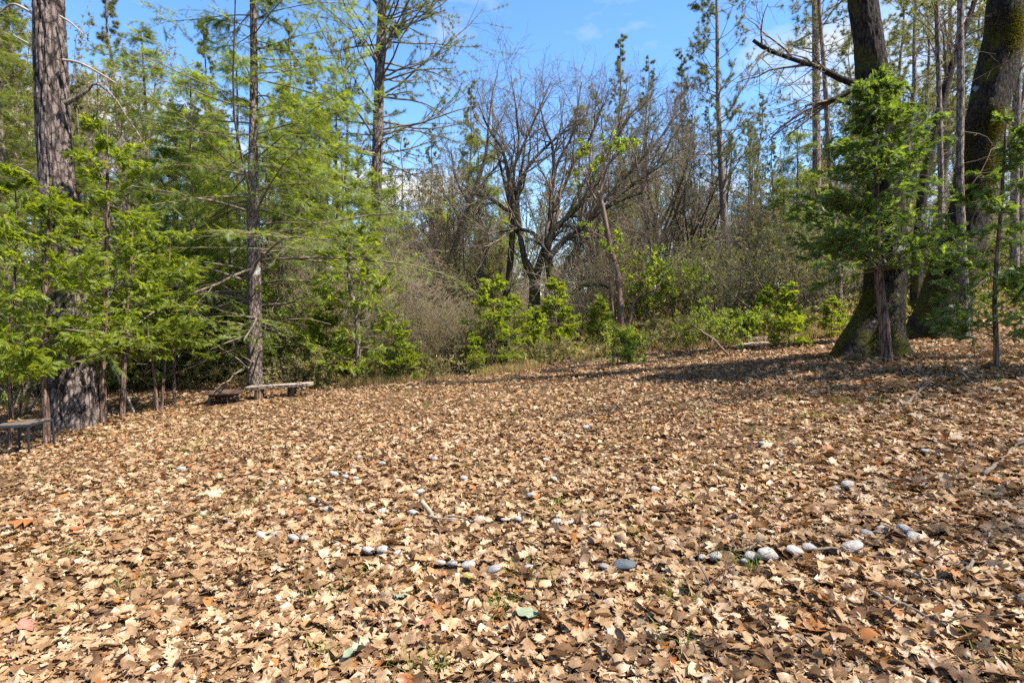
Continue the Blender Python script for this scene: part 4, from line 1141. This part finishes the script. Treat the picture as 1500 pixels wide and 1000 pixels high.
# trees standing just outside the frame on the sunny side; their open crowns dapple the clearing
for k, (x, y, kind, sc, lab) in enumerate((
        (11.5, 5.5, 'bareB', 1.1, 'bare greyish tree on the right slope nearest the clearing'), (9.8, 2.2, 'bareA', 0.95, 'bare dark tree on the right slope near the viewer'),
        (7.6, 0.0, 'bareA', 1.05, 'bare dark tree to the right of the viewer'),
        (6.4, -1.8, 'bareC', 1.1, 'small bare tree to the right behind the viewer'), (10.5, -0.5, 'bareB', 0.95, 'bare greyish tree to the right of the viewer'))):
    put(DESC[kind][0], SHARED[kind], (x, y, float(ground_z(x, y))), lab, 'tree', None, 1.3 * k, sc)

# ================================================================== FURNITURE
def box(mb, c, s, R3=None):
    v = np.array([[x, y, z] for x in (-.5, .5) for y in (-.5, .5) for z in (-.5, .5)]) * np.array(s)
    if R3 is not None: v = v @ np.asarray(R3).T
    mb.add(v + np.array(c), [[0, 1, 3, 2], [4, 6, 7, 5], [0, 4, 5, 1], [2, 3, 7, 6], [0, 2, 6, 4], [1, 5, 7, 3]])


def bevel(o, w=0.004, seg=2):
    b = o.modifiers.new('bevel', 'BEVEL'); b.width = w; b.segments = seg; b.limit_method = 'ANGLE'
    return o


def beam(mb, a, b, w, t, upv=(0, 0, 1)):
    a = np.array(a, float); b = np.array(b, float)
    X = nrm(b - a); Y = nrm(np.cross(np.array(upv, float), X)); Z = np.cross(X, Y)
    box(mb, (a + b) / 2, (np.linalg.norm(b - a), w, t), np.stack([X, Y, Z], 1))


# low plank bench on two log stumps
c1, d1 = hit(380, 584); c2, d2 = hit(428, 579)
d2 = 0.6 * d2 + 0.4 * d1; c2 = base_at(428, d2)
mid = (c1 + c2) / 2 + np.array([0, 0, 0.03])
bench = empty('plank_bench', mid, 'low bench of a rough weathered plank on two log stumps', 'bench')
gb = np.random.default_rng(300)
n = 40
L0 = W(362, 566, d1 + 0.05) - mid; L1 = W(456, 560, d2 - 0.05) - mid
ax = nrm((L1 - L0) * np.array([1, 1, 0.8])); sd = nrm(np.cross(np.array([0, 0, 1.0]), ax))
m_ = MB()
tt = np.linspace(0, 1, n)
prof = []
for k in range(n):
    c = L0 * (1 - tt[k]) + L1 * tt[k]
    w0 = 0.15 + 0.012 * math.sin(9 * tt[k]) + gb.normal(0, 0.004); w1 = 0.15 + gb.normal(0, 0.005)
    if k in (0, n - 1): w0 -= 0.03; w1 -= 0.01
    th = 0.055 + gb.normal(0, 0.002); zz = gb.normal(0, 0.0025)
    prof.append([c - sd * w0 + [0, 0, zz], c + sd * w1 + [0, 0, zz], c + sd * w1 + [0, 0, zz - th], c - sd * (w0 - 0.01) + [0, 0, zz - th]])
prof = np.array(prof)
i = (np.arange(n - 1) * 4)[:, None]; j = np.arange(4)[None]; j2 = (j + 1) % 4
m_.add(prof, np.stack([i + j, i + 4 + j, i + 4 + j2, i + j2], -1).reshape(-1, 4), [[0, 1, 2, 3]], [[4 * n - 1, 4 * n - 2, 4 * n - 3, 4 * n - 4]])
part('plank', m_.mesh('plank', M['plank'], False), bench)
for c, ph in ((c1, 0.0), (c2, 2.0)):
    b = c - mid
    f_ = np.dot(b - L0, ax) / np.linalg.norm(L1 - L0)
    zt = (L0 * (1 - f_) + L1 * f_)[2] - 0.056
    mbs, _, _ = trunk([(b[0], b[1], -0.06), (b[0], b[1], 0.08), (b[0], b[1], zt)], [0.098, 0.09, 0.092], 28, 0.02, (0.06, 0.1, 5), 0.004, (30, 4), ph)
    part('leg', mbs.mesh('leg', M['stump']), bench)

# fire bowl on a stand
fb, fd = hit(328, 590)
bowl = empty('fire_bowl', fb, 'rusty round fire bowl on a low four-legged stand', 'fire pit')
fb = fb + np.array([0, 0, 0.03]); zr = W(328, 572, fd)[2] - fb[2]
rr_ = 27.0 * fd / FPX
m_ = MB()
ns = 40
pr = [(rr_, zr), (rr_ * 0.99, zr + 0.012), (rr_ * 0.9, zr + 0.006), (rr_ * 0.7, zr - 0.045), (rr_ * 0.4, zr - 0.085), (0.02, zr - 0.095), (0.02, zr - 0.105), (rr_ * 0.42, zr - 0.097), (rr_ * 0.72, zr - 0.056), (rr_ * 0.92, zr - 0.008)]
a = 2 * math.pi * np.arange(ns) / ns
v = np.array([[r * np.cos(a), r * np.sin(a), np.full(ns, z)] for r, z in pr]).transpose(0, 2, 1)
q = len(pr); i = np.arange(q)[:, None]; i2 = (i + 1) % q; j = np.arange(ns)[None]; j2 = (j + 1) % ns
m_.add(v, np.stack([i * ns + j, i2 * ns + j, i2 * ns + j2, i * ns + j2], -1).reshape(-1, 4))
part('bowl', m_.mesh('bowl', M['rust']), bowl)
for k in range(4):
    an = RA(40 + 90 * k); ca, sa = math.cos(an), math.sin(an)
    gx, gy = fb[0] + ca * rr_ * 0.82, fb[1] + sa * rr_ * 0.82
    zg = float(ground_z(gx, gy)) - fb[2]
    m_ = MB(); beam(m_, (ca * rr_ * 0.64, sa * rr_ * 0.64, zr - 0.055), (ca * rr_ * 0.82, sa * rr_ * 0.82, zg - 0.02), 0.045, 0.012, (-sa, ca, 0))
    part('leg', m_.mesh('leg', M['greysteel'], False), bowl)
m_ = MB()
rg = rr_ * 0.68
tor = []
for k in range(37):
    t_ = 2 * math.pi * k / 36; tor.append((rg * math.cos(t_), rg * math.sin(t_), 0.075))
tubes(m_, np.array(tor), np.full(37, 0.011), 6)
part('ring', m_.mesh('ring', M['rust']), bowl)
m_ = MB(); beam(m_, (-rg, 0.0, 0.075), (rg, 0.0, 0.075), 0.016, 0.016); beam(m_, (0, -rg, 0.077), (0, rg, 0.077), 0.012, 0.012)
part('cross_bar', m_.mesh('cross_bar', M['rust'], False), bowl)

# metal stand at the left edge
N_, R__ = hit(43, 668)[0], hit(80, 656)[0]
Bk = hit(27, 663)[0] + np.array([0.0, 0.02, 0]); Lf = N_ + (Bk - R__)
cen = (N_ + R__ + Bk + Lf) / 4
stand = empty('metal_stand', cen, 'dark metal stand with a weathered flat top at left edge', 'stand')
zt = W(43, 621, 7.45)[2] - cen[2]
cor = [c - cen for c in (N_, R__, Bk, Lf)]
for c in cor:
    m_ = MB(); beam(m_, (c[0], c[1], c[2] - 0.05), (c[0] * 0.97, c[1] * 0.97, zt - 0.02), 0.022, 0.022, (1, 0, 0))
    bevel(part('leg', m_.mesh('leg', M['steel'], False), stand))
for q in range(4):
    a_, b_ = cor[q], cor[(q + 1) % 4]
    m_ = MB(); beam(m_, (a_[0], a_[1], zt - 0.015), (b_[0], b_[1], zt - 0.012), 0.022, 0.026)
    bevel(part('rail', m_.mesh('rail', M['steel'], False), stand))
ex = nrm(cor[1] - cor[0]); ey = nrm(cor[3] - cor[0]); la = np.linalg.norm(cor[1] - cor[0]); lb = np.linalg.norm(cor[3] - cor[0])
for q in range(4):
    s0 = q / 4 + 0.006; s1 = (q + 1) / 4 - 0.006
    a_ = cor[0] * np.array([1, 1, 0]) + ey * 0 + (cor[1] - cor[0]) * np.array([1, 1, 0]) * (s0 + s1) / 2
    b_ = a_ + (cor[3] - cor[0]) * np.array([1, 1, 0])
    m_ = MB(); beam(m_, a_ + [0, 0, zt + 0.009], b_ + [0, 0, zt + 0.009], la * (s1 - s0), 0.012)
    bevel(part('slat', m_.mesh('slat', M['plankdark'], False), stand), 0.003)

# leaning dead stick by the cedars, fallen stick, log
def stick(name, rows_w, radii, label, mat='deadwood', n=14, cat='stick', jit=0.012, twigs=0, seed=0):
    g = np.random.default_rng(seed + 400)
    P_ = catmull(np.array(rows_w), n) + g.normal(0, jit, (n, 3)) * np.linspace(0.3, 1, n)[:, None]
    R_ = np.interp(np.linspace(0, 1, n), np.linspace(0, 1, len(radii)), radii)
    o = P_[0].copy()
    m_ = MB(); tubes(m_, P_ - o, R_, 7, cap=True)
    if twigs:
        A, AR = spawn(g, (P_ - o)[None], R_[None], twigs, (0.3, 1), (45, 12), (0.4, 0.4), 6, 0.15, 0.0, 0.5, 0.3, rmin=0.003)
        tubes(m_, A, AR, 4)
    return single(name, m_.mesh(name, M[mat]), label, cat, o)


p0, _d = hit(199, 607)
stick('leaning_stick', [p0 + [0, 0, -.03], (p0 + W(160, 528, 10.3)) / 2 + [0.0, 0, 0.03], W(160, 528, 10.3)], [0.022, 0.018, 0.01], 'thin pale dead stick slanting among the left cedar stems')
p0, _d = hit(1068, 522)
stick('slanting_stick', [p0 + [0, 0, 0.0], W(1045, 497, _d), W(1022, 482, _d), W(1004, 468, _d)], [0.028, 0.024, 0.02, 0.012], 'reddish dead stick propped up slanting through the broad-leaved shrub', 'bark_madrone', twigs=3, seed=3)
p0 = base_at(1082, 13.6); p1 = base_at(1131, 13.4)
stick('fallen_log', [p0 + [0, 0, .07], (p0 + p1) / 2 + [0, 0, .09], p1 + [0, 0, .08]], [0.085, 0.09, 0.075], 'grey fallen log lying at the clearing edge behind the leaves', 'bark_pine', cat='log', jit=0.01)
p0 = base_at(1080, 13.3); p1 = base_at(1150, 13.0)
stick('fallen_branch', [p0 + [0, 0, .04], (p0 + p1) / 2 + [0, 0, .05], p1 + [0, 0, .04]], [0.035, 0.035, 0.02], 'thin grey branch lying along the front of the fallen log', 'deadwood', cat='branch', twigs=2, seed=5)
for k, (rows, r, lab) in enumerate((
        ([(850, 535), (890, 530), (935, 524), (985, 521)], 0.018, 'long dark fallen branch lying before the madrone'),
        ([(905, 540), (950, 533), (1005, 528)], 0.014, 'crooked fallen twig right of the long dark branch'),
        ([(618, 742), (630, 760), (636, 768), (668, 772)], 0.022, 'short lichen-grey broken branch among the white stones'),
        ([(1030, 842), (1034, 862), (1042, 876), (1052, 886)], 0.010, 'curved dark twig on the leaves below the white stones'),
        ([(1415, 850), (1428, 830), (1442, 812)], 0.009, 'thin forked twig on leaves at lower right'),
        ([(1318, 846), (1345, 858), (1385, 869)], 0.009, 'dark twig lying flat left of the forked twig'),
        ([(1190, 818), (1225, 815), (1262, 822)], 0.008, 'thin twig behind the rightmost large white stone'),
        ([(1440, 705), (1460, 690), (1482, 668), (1497, 655)], 0.016, 'dark fallen branch at right edge of the clearing'),
        ([(1325, 600), (1345, 580), (1360, 560)], 0.014, 'grey crooked branch on leaves below the right oaks'),
        ([(1405, 548), (1418, 560), (1424, 568)], 0.018, 'pale short branch beside the right cedar sapling'),
        ([(1040, 690), (1055, 694), (1070, 705)], 0.007, 'small twig lying in the middle of the clearing'),
        ([(1275, 882), (1330, 905), (1390, 930)], 0.010, 'long brown twig across the leaves at lower right'))):
    pp = [hit(u, v)[0] + np.array([0, 0, 0.05]) for u, v in rows]
    stick('fallen_branch', pp, [r, r * 0.8, r * 0.5], lab, 'twig' if k != 2 else 'twiggrey', cat='branch', twigs=3, seed=10 + k, jit=0.008)

# ================================================================== STONES
def stone_mesh(seed, mat):
    g = np.random.default_rng(seed)
    nu, nv = 16, 10
    th = np.linspace(0.02, math.pi - 0.02, nv); ph = 2 * math.pi * np.arange(nu) / nu
    TH_, PH = np.meshgrid(th, ph, indexing='ij')
    d = np.stack([np.sin(TH_) * np.cos(PH), np.sin(TH_) * np.sin(PH), np.cos(TH_)], -1)
    r = 1 + 0.7 * (fbm(d * 1.2 + seed, 2) - 0.5) + 0.22 * (vnoise(d * 3.5 + seed) - 0.5)
    v = d * r[..., None]
    i = (np.arange(nv - 1) * nu)[:, None]; j = np.arange(nu)[None]; j2 = (j + 1) % nu
    m_ = MB(); m_.add(v, np.stack([i + j, i + nu + j, i + nu + j2, i + j2], -1).reshape(-1, 4), [np.arange(nu)[::-1]], [np.arange(nu) + (nv - 1) * nu])
    return m_.mesh('stone', M[mat])


ST = {k: [stone_mesh(500 + 7 * i, k) for i in range(5)] for k in ('stone', 'stonegrey', 'stonedark')}
STONES = {
    'right front row': [(1013, 824, 8, 'g'), (1028, 819, 13), (1048, 817, 21), (1067, 815, 13), (1090, 825, 12), (1099, 816, 20), (1124, 811, 36), (1163, 807, 25), (1184, 804, 19), (1247, 802, 30), (1270, 784, 18, 'g'), (1293, 778, 19), (1326, 776, 28), (1337, 788, 24)],
    'middle front row': [(617, 822, 10), (645, 827, 14), (663, 828, 14), (686, 830, 19, 'g'), (724, 836, 22, 'g'), (775, 834, 15, 'g'), (886, 833, 14, 'g'), (914, 828, 32, 'd')],
    'left front row': [(330, 763, 9), (338, 769, 12), (383, 785, 18), (404, 785, 20), (430, 790, 17), (447, 791, 13), (491, 799, 13), (540, 808, 16), (561, 807, 18), (583, 813, 15)],
    'second row': [(396, 711, 11), (417, 718, 12), (457, 733, 13), (470, 742, 8), (481, 748, 15), (497, 747, 9), (510, 750, 8), (530, 749, 10), (561, 751, 16), (605, 753, 16), (666, 766, 14), (703, 762, 21, 'g'), (738, 764, 8), (759, 762, 13), (816, 767, 17), (834, 768, 11)],
    'back row': [(266, 688, 12), (280, 733, 11), (299, 754, 13), (490, 695, 15), (506, 699, 11), (521, 702, 9), (527, 671, 9), (636, 673, 11), (680, 702, 13), (617, 722, 15), (779, 727, 14, 'g'), (811, 703, 12), (859, 627, 13), (866, 625, 8), (933, 697, 10), (959, 718, 14), (1073, 760, 14, 'g'), (1242, 711, 22), (1224, 718, 13), (1143, 668, 9), (1356, 663, 13), (1117, 651, 12), (560, 680, 10), (800, 675, 10)]}
stone_xy = []
gst = np.random.default_rng(510)
for row, lst in STONES.items():
    lst = sorted(lst)
    for k, s in enumerate(lst):
        u, v, w = s[:3]; c = s[3] if len(s) > 3 else 'w'
        p, d = hit(u, v + 0.25 * w)
        r = w * 0.5 * d / FPX
        h = r * (0.55 if w < 25 else 0.45)
        me = ST[{'w': 'stone', 'g': 'stonegrey', 'd': 'stonedark'}[c]][gst.integers(0, 5)]
        size = 'largest pale' if w >= 36 else ('large' if w >= 24 else ('small' if w < 12 else 'rounded'))
        colr = {'w': 'white', 'g': 'grey', 'd': 'dark blue-grey'}[c]
        single('stone', me, f'{size} {colr} stone in the {row}, {ORD[k]} from left', 'stone', (p[0], p[1], p[2] + h * 0.42 + 0.022), (gst.normal(0, 0.15), gst.normal(0, 0.15), gst.uniform(-0.5, 0.5)), 'stones set in curved rows on the leaves', sc=(r, r * gst.uniform(0.6, 0.9), h))
        stone_xy.append((p[0], p[1], r))
stone_xy += [(c_[0], c_[1] - 0.12, 0.2) for c_ in (c1, c2, fb, fb + np.array([0.25, 0, 0]), fb - np.array([0.25, 0, 0]))]
stone_xy = np.array(stone_xy)

# ================================================================== LEAF LITTER
def oak_leaf(seed, stations=10, lobes=True):
    g = np.random.default_rng(seed)
    K = stations
    t = np.linspace(0, 1, K)
    env = 0.34 * np.sin(np.pi * (0.06 + 0.88 * t) ** 0.85) ** 0.7
    L = np.zeros((K, 3, 3))
    for side, sg in ((0, -1), (2, 1)):
        for k in range(K):
            if lobes:
                tip = (k + (side // 2)) % 2 == 0
                w = env[k] * (1.12 if tip else 0.55) * g.uniform(0.85, 1.15)
                dx = 0.07 if tip else -0.02
            else:
                w = env[k] * 1.05; dx = 0.0
            if k in (0,): w = 0.02; dx = 0
            if k == K - 1: w = 0.012; dx = 0.02
            L[k, side] = (t[k] + dx, sg * w, 0)
        L[:, 1, 0] = t
    # curl
    bend = g.uniform(-0.9, 1.2); cup = g.uniform(-0.5, 0.7); tw = g.uniform(-0.7, 0.7)
    x = L[..., 0] - 0.5; y = L[..., 1]
    z = bend * 0.32 * (x ** 2 * 2 - 0.25) + cup * np.abs(y) * 0.8 + tw * x * y * 1.6 + 0.05 * np.sin(7 * x + 5 * y + seed)
    z += np.where(np.abs(y) > 0.2, g.normal(0, 0.05, y.shape), 0)
    V = np.stack([x, y, z], -1).reshape(-1, 3)
    f = []
    for k in range(K - 1):
        a = 3 * k
        f += [[a, a + 3, a + 4, a + 1], [a + 1, a + 4, a + 5, a + 2]]
    m_ = MB(); m_.add(V, f)
    b = len(V)
    # stalk
    m_.add(np.array([[-0.5, -0.008, V[1, 2]], [-0.5, 0.008, V[1, 2]], [-0.68, 0.01, V[1, 2] + 0.03], [-0.68, -0.002, V[1, 2] + 0.03]]), [[0, 1, 2, 3]])
    return m_


LEAVES = [oak_leaf(600 + k, 10).mesh('leaf', M['litter']) for k in range(9)] + [oak_leaf(620 + k, 7, False).mesh('leaf', M['litter']) for k in range(2)]
leaf_col = bpy.data.collections.new('leaf_kinds')
for k, me in enumerate(LEAVES):
    o = bpy.data.objects.new('dry_leaf_%02d' % k, me); leaf_col.objects.link(o)

gl_ = np.random.default_rng(650)


def scatter(n, dmin, dmax, umin, umax):
    d = np.sqrt(gl_.uniform(dmin ** 2, dmax ** 2, n))
    u = gl_.uniform(umin, umax, n)
    return np.stack([(u - 750) / FPX * d, d], -1)


xy = np.concatenate([scatter(42000, 1.2, 5.0, -120, 1620), scatter(50000, 5.0, 9.0, -100, 1600), scatter(56000, 9.0, 15.0, -60, 1560), scatter(20000, 15, 30, -60, 1560)])
# a strip either side of the view, so the floor goes on
keep = np.ones(len(xy), bool)
for (sx, sy, sr) in stone_xy:
    dd = np.hypot(xy[:, 0] - sx, xy[:, 1] - sy)
    front = (xy[:, 1] < sy) & (dd < sr * 2.0 + 0.06)
    keep &= ~((dd < sr * 1.05) | (front & (gl_.random(len(xy)) < 0.6)))
# thin patches where the soil shows
pn = fbm(np.stack([xy[:, 0] * 0.9, xy[:, 1] * 0.9, np.full(len(xy), 3.3)], -1), 3)
keep &= gl_.random(len(xy)) < np.clip((pn - 0.25) * 4.5, 0.45, 1)
far = xy[:, 1] > 15
keep &= ~(far & (gl_.random(len(xy)) < 0.25))
xy = xy[keep]
nL = len(xy)
z = ground_z(xy[:, 0], xy[:, 1]) + gl_.uniform(0.0, 0.035, nL) + 0.012
pos = np.column_stack([xy, z])
tilt = np.where(gl_.random(nL) < 0.16, 0.6, 0.21)
rot = np.column_stack([gl_.normal(0, 1, nL) * tilt, gl_.normal(0, 1, nL) * tilt, gl_.uniform(0, 2 * math.pi, nL)])
rot[:, 0] += np.where(gl_.random(nL) < 0.35, math.pi, 0)
drift = fbm(np.stack([xy[:, 0] * 0.55, xy[:, 1] * 0.55, np.full(nL, 8.1)], -1), 2)
big = gl_.random(nL) < np.where(xy[:, 1] < 5, 0.20, 0.08)
scl = np.where(big, gl_.uniform(0.085, 0.125, nL), gl_.lognormal(math.log(0.050), 0.34, nL)) * (0.75 + 0.5 * drift)
scl = np.clip(scl, 0.022, 0.14)
idx = gl_.integers(0, len(LEAVES), nL)
# the 300 that show largest are leaves of their own
order = np.argsort(np.hypot(pos[:, 0], pos[:, 1]) - scl * 6)
vis = np.abs(pos[:, 0]) < pos[:, 1] * 0.92
vv_ = (EYE[2] - pos[:, 2]) / np.maximum(pos[:, 1], 0.1) < 0.72
order = [k for k in order if vis[k] and vv_[k]][:300]
for k in order:
    o = bpy.data.objects.new('leaf', LEAVES[idx[k]]); COL.objects.link(o)
    o.parent = GROUND; o.location = pos[k]; o.rotation_euler = rot[k]; o.scale = (scl[k],) * 3
rest = np.ones(nL, bool); rest[order] = False
pm = bpy.data.meshes.new('leaf_litter')
pm.vertices.add(int(rest.sum())); pm.vertices.foreach_set('co', pos[rest].astype(np.float32).reshape(-1))
for nm, ty, val in (('rot', 'FLOAT_VECTOR', rot[rest]), ('scl', 'FLOAT', scl[rest]), ('idx', 'INT', idx[rest])):
    at = pm.attributes.new(nm, ty, 'POINT')
    if ty == 'FLOAT_VECTOR': at.data.foreach_set('vector', val.astype(np.float32).reshape(-1))
    elif ty == 'FLOAT': at.data.foreach_set('value', val.astype(np.float32))
    else: at.data.foreach_set('value', val.astype(np.int32))
pm.update()
litter = single('leaf_litter', pm, 'thick carpet of dry tan oak leaves over the clearing', None, kind='stuff')
ng = bpy.data.node_groups.new('litter', 'GeometryNodeTree')
ng.interface.new_socket('Geometry', in_out='INPUT', socket_type='NodeSocketGeometry')
ng.interface.new_socket('Geometry', in_out='OUTPUT', socket_type='NodeSocketGeometry')
gi = ng.nodes.new('NodeGroupInput'); go = ng.nodes.new('NodeGroupOutput')
ip = ng.nodes.new('GeometryNodeInstanceOnPoints')
ci = ng.nodes.new('GeometryNodeCollectionInfo'); ci.inputs[0].default_value = leaf_col
ci.inputs['Separate Children'].default_value = True; ci.inputs['Reset Children'].default_value = True


def named(nm, ty):
    a = ng.nodes.new('GeometryNodeInputNamedAttribute'); a.data_type = ty; a.inputs['Name'].default_value = nm
    return [o for o in a.outputs if o.enabled and o.name == 'Attribute'][0]


e2r = ng.nodes.new('FunctionNodeEulerToRotation')
ng.links.new(named('rot', 'FLOAT_VECTOR'), e2r.inputs[0])
ng.links.new(gi.outputs[0], ip.inputs['Points'])
ng.links.new(ci.outputs[0], ip.inputs['Instance'])
ip.inputs['Pick Instance'].default_value = True
ng.links.new(named('idx', 'INT'), ip.inputs['Instance Index'])
ng.links.new(e2r.outputs[0], ip.inputs['Rotation'])
ng.links.new(named('scl', 'FLOAT'), ip.inputs['Scale'])
ng.links.new(ip.outputs[0], go.inputs[0])
md = litter.modifiers.new('litter', 'NODES'); md.node_group = ng

# a few leaves that stand out
for (u, v, w, mat, lb, lab) in ((683, 861, 30, 'yellowleaf', False, 'olive-yellow leaf lying on the brown leaves below the middle stones'), (588, 888, 22, 'greenleaf', False, 'pale green leaf, small one in the foreground centre'),
                                (520, 976, 34, 'greenleaf', False, 'pale grey-green leaf nearest the bottom edge'), (772, 914, 40, 'greenleaf', False, 'largest pale green leaf, folded, right of centre foreground'),
                                (626, 930, 24, 'redleaf', True, 'reddish leaf in the foreground centre'), (42, 775, 44, 'rustleaf', True, 'rust-orange leaf heap piece at far left'),
                                (1270, 952, 40, 'rustleaf', True, 'large rust-brown leaf at lower right'), (1306, 912, 34, 'rustleaf', True, 'curled orange leaf beside the long brown twig'),
                                (1391, 858, 30, 'rustleaf', True, 'upright orange-brown leaf beside the forked twig'), (1212, 667, 16, 'rustleaf', True, 'orange leaf lying far out in the clearing'), (40, 935, 30, 'redleaf', True, 'pinkish red leaf at lower left')):
    p, d = hit(u, v)
    me = oak_leaf(700 + u, 10, lb).mesh('fallen_leaf', M[mat])
    single('fallen_leaf', me, lab, 'leaf', p + np.array([0, 0, 0.07]), (gl_.normal(0, 0.25) + 0.25, gl_.normal(0, 0.2), gl_.uniform(0, 6.28)), sc=(w * d / FPX,) * 3)

for k in range(5):
    o_ = cen + np.array([gl_.uniform(-0.14, 0.14), gl_.uniform(-0.14, 0.14), zt + 0.03])
    single('fallen_leaf', LEAVES[k], 'dry tan leaf lying on top of the dark metal stand', 'leaf', o_, (gl_.normal(0, 0.2), gl_.normal(0, 0.2), gl_.uniform(0, 6.28)), group='leaves on the metal stand', sc=(0.09,) * 3)
for k in range(6):
    f_ = gl_.uniform(0.08, 0.92); o_ = mid + L0 * (1 - f_) + L1 * f_ + sd * gl_.uniform(-0.1, 0.1) + np.array([0, 0, 0.02])
    single('fallen_leaf', LEAVES[k], 'dry leaf lying on the weathered plank of the low bench', 'leaf', o_, (gl_.normal(0, 0.2), gl_.normal(0, 0.2), gl_.uniform(0, 6.28)), group='leaves on the plank bench', sc=(0.085,) * 3)

# ================================================================== GRASS AND UNDERGROWTH
def blades(g, pts_, n, hgt, wid, lean=0.5):
    c = np.repeat(pts_, n, axis=0) + np.column_stack([g.normal(0, 0.05, (len(pts_) * n, 2)), np.zeros(len(pts_) * n)])
    d = nrm(np.column_stack([g.normal(0, lean, (len(c), 2)), np.ones(len(c))])) * (hgt * g.uniform(0.4, 1.2, len(c)))[:, None]
    w = nrm(np.column_stack([g.normal(size=(len(c), 2)), np.zeros(len(c))])) * wid
    return c, d, w


def grass_mesh(name, g, pts_, n, hgt, wid, mat, lean=0.5):
    c, d, w = blades(g, pts_, n, hgt, wid, lean)
    m = c + d * 0.55 + np.array([0, 0, 0.1]) * np.linalg.norm(d, axis=1)[:, None]
    v = np.stack([c - w, c + w, m + w * 0.6, m - w * 0.6, c + d * np.array([1.35, 1.35, 0.9])], 1)
    k = (np.arange(len(c)) * 5)[:, None]
    mb_ = MB(); mb_.add(v, k + np.array([[0, 1, 2, 3]]), k + np.array([[3, 2, 4]]))
    return mb_.mesh(name, M[mat], False)


gg = np.random.default_rng(800)


def onground(u, d):
    x = (u - 750) / FPX * d
    return np.column_stack([x, d, ground_z(x, d)])


n = 2600
u = gg.uniform(430, 1330, n); d = np.interp(u, [430, 600, 750, 900, 1050, 1330], [13.2, 13.4, 14.0, 15.0, 14.2, 12.5]) + np.abs(gg.normal(0, 2.0, n)) - 0.7
k_ = fbm(np.stack([(u - 750) / FPX * d * 0.9, d * 0.9, np.full(n, 1.7)], -1), 2) > 0.45; u, d = u[k_], d[k_]
single('edge_grass', grass_mesh('edge_grass', gg, onground(u, d), 15, 0.27, 0.004, 'grass'), 'dry and green grass fringe along the back edge of the clearing', None, kind='stuff')
n = 1500
u = gg.uniform(-40, 1560, n); d = gg.uniform(13.5, 24, n)
mu_ = MB(); pz = onground(u, d)
for rep in range(7):
    pp = pz + np.column_stack([gg.normal(0, 0.22, (n, 2)), gg.uniform(0.05, 0.5, n)])
    place(mu_, gg, T_SMALL, pp, gg.normal(size=(n, 3)) + np.array([0, 0, 1.0]), gg.normal(size=(n, 3)), gg.uniform(0.07, 0.14, n))
single('undergrowth', mu_.mesh('undergrowth', M['under'], False), 'low weedy undergrowth under the trees behind the clearing', None, kind='stuff')
# green tufts showing through the leaves
tuft_px = [(290, 655, 26), (275, 662, 18), (745, 884, 14), (795, 857, 14), (992, 880, 14), (735, 905, 8), (1000, 952, 10), (930, 790, 10), (1020, 690, 9), (855, 760, 10), (480, 800, 7), (305, 766, 9), (220, 758, 9), (820, 745, 9), (1190, 612, 20), (1240, 590, 20), (1150, 585, 16), (1090, 832, 10), (350, 752, 8), (605, 990, 9), (1470, 985, 9), (880, 690, 9), (640, 985, 6), (470, 970, 7)]
tp = []
for (u_, v_, w_) in tuft_px:
    p, d_ = hit(u_, v_)
    for _ in range(max(3, w_ // 3)):
        tp.append(p + np.array([gg.normal(0, w_ * d_ / FPX * 0.5), gg.normal(0, w_ * d_ / FPX * 0.5), 0]))
ex_ = onground(gg.uniform(0, 1500, 260), gg.uniform(3.0, 13, 260))
single('grass_tufts', grass_mesh('grass_tufts', gg, np.vstack([np.array(tp), ex_]), 13, 0.12, 0.0032, 'greengrass', 0.8), 'thin green grass blades poking through the dry leaves', None, kind='stuff')
# fallen pine needles and fine twig litter lying among the leaves
n = 9000
d = np.sqrt(gg.uniform(1.3 ** 2, 11 ** 2, n)); u = gg.uniform(-60, 1560, n)
c = onground(u, d) + np.column_stack([np.zeros((n, 2)), gg.uniform(0.03, 0.055, n)])
a = gg.uniform(0, 2 * math.pi, n); ln_ = gg.uniform(0.03, 0.11, n)
dr = np.stack([np.cos(a) * ln_, np.sin(a) * ln_, gg.normal(0, 0.15, n) * ln_], -1)
TP = np.stack([c - dr, c - dr * 0.3 + gg.normal(0, 0.006, (n, 3)), c + dr * 0.4 + gg.normal(0, 0.006, (n, 3)), c + dr], 1)
nm_ = MB(); tubes(nm_, TP, np.repeat((gg.uniform(0.0008, 0.0022, n))[:, None], 4, 1), 3)
single('needle_litter', nm_.mesh('needle_litter', M['deadneedle']), 'fallen pine needles and fine twigs strewn over the dry leaves', None, kind='stuff')
# low dead brush along the edge
cnt = 0
for k, u_ in enumerate(np.sort(gg.uniform(400, 1250, 22))):
    dd_ = float(np.interp(u_, [400, 600, 750, 900, 1050, 1250], [13.4, 13.6, 14.6, 15.6, 14.8, 13.2]) + gg.uniform(-0.3, 1.5))
    put('low_shrub', SHARED['low'], base_at(u_, dd_), f'low straggly shrub along the clearing edge, {ORD[k]} from left', 'shrub', 'low shrubs along the clearing edge', gg.uniform(0, 6.28), gg.uniform(0.5, 0.95))

print('script seconds', round(time.time() - T_START, 1))
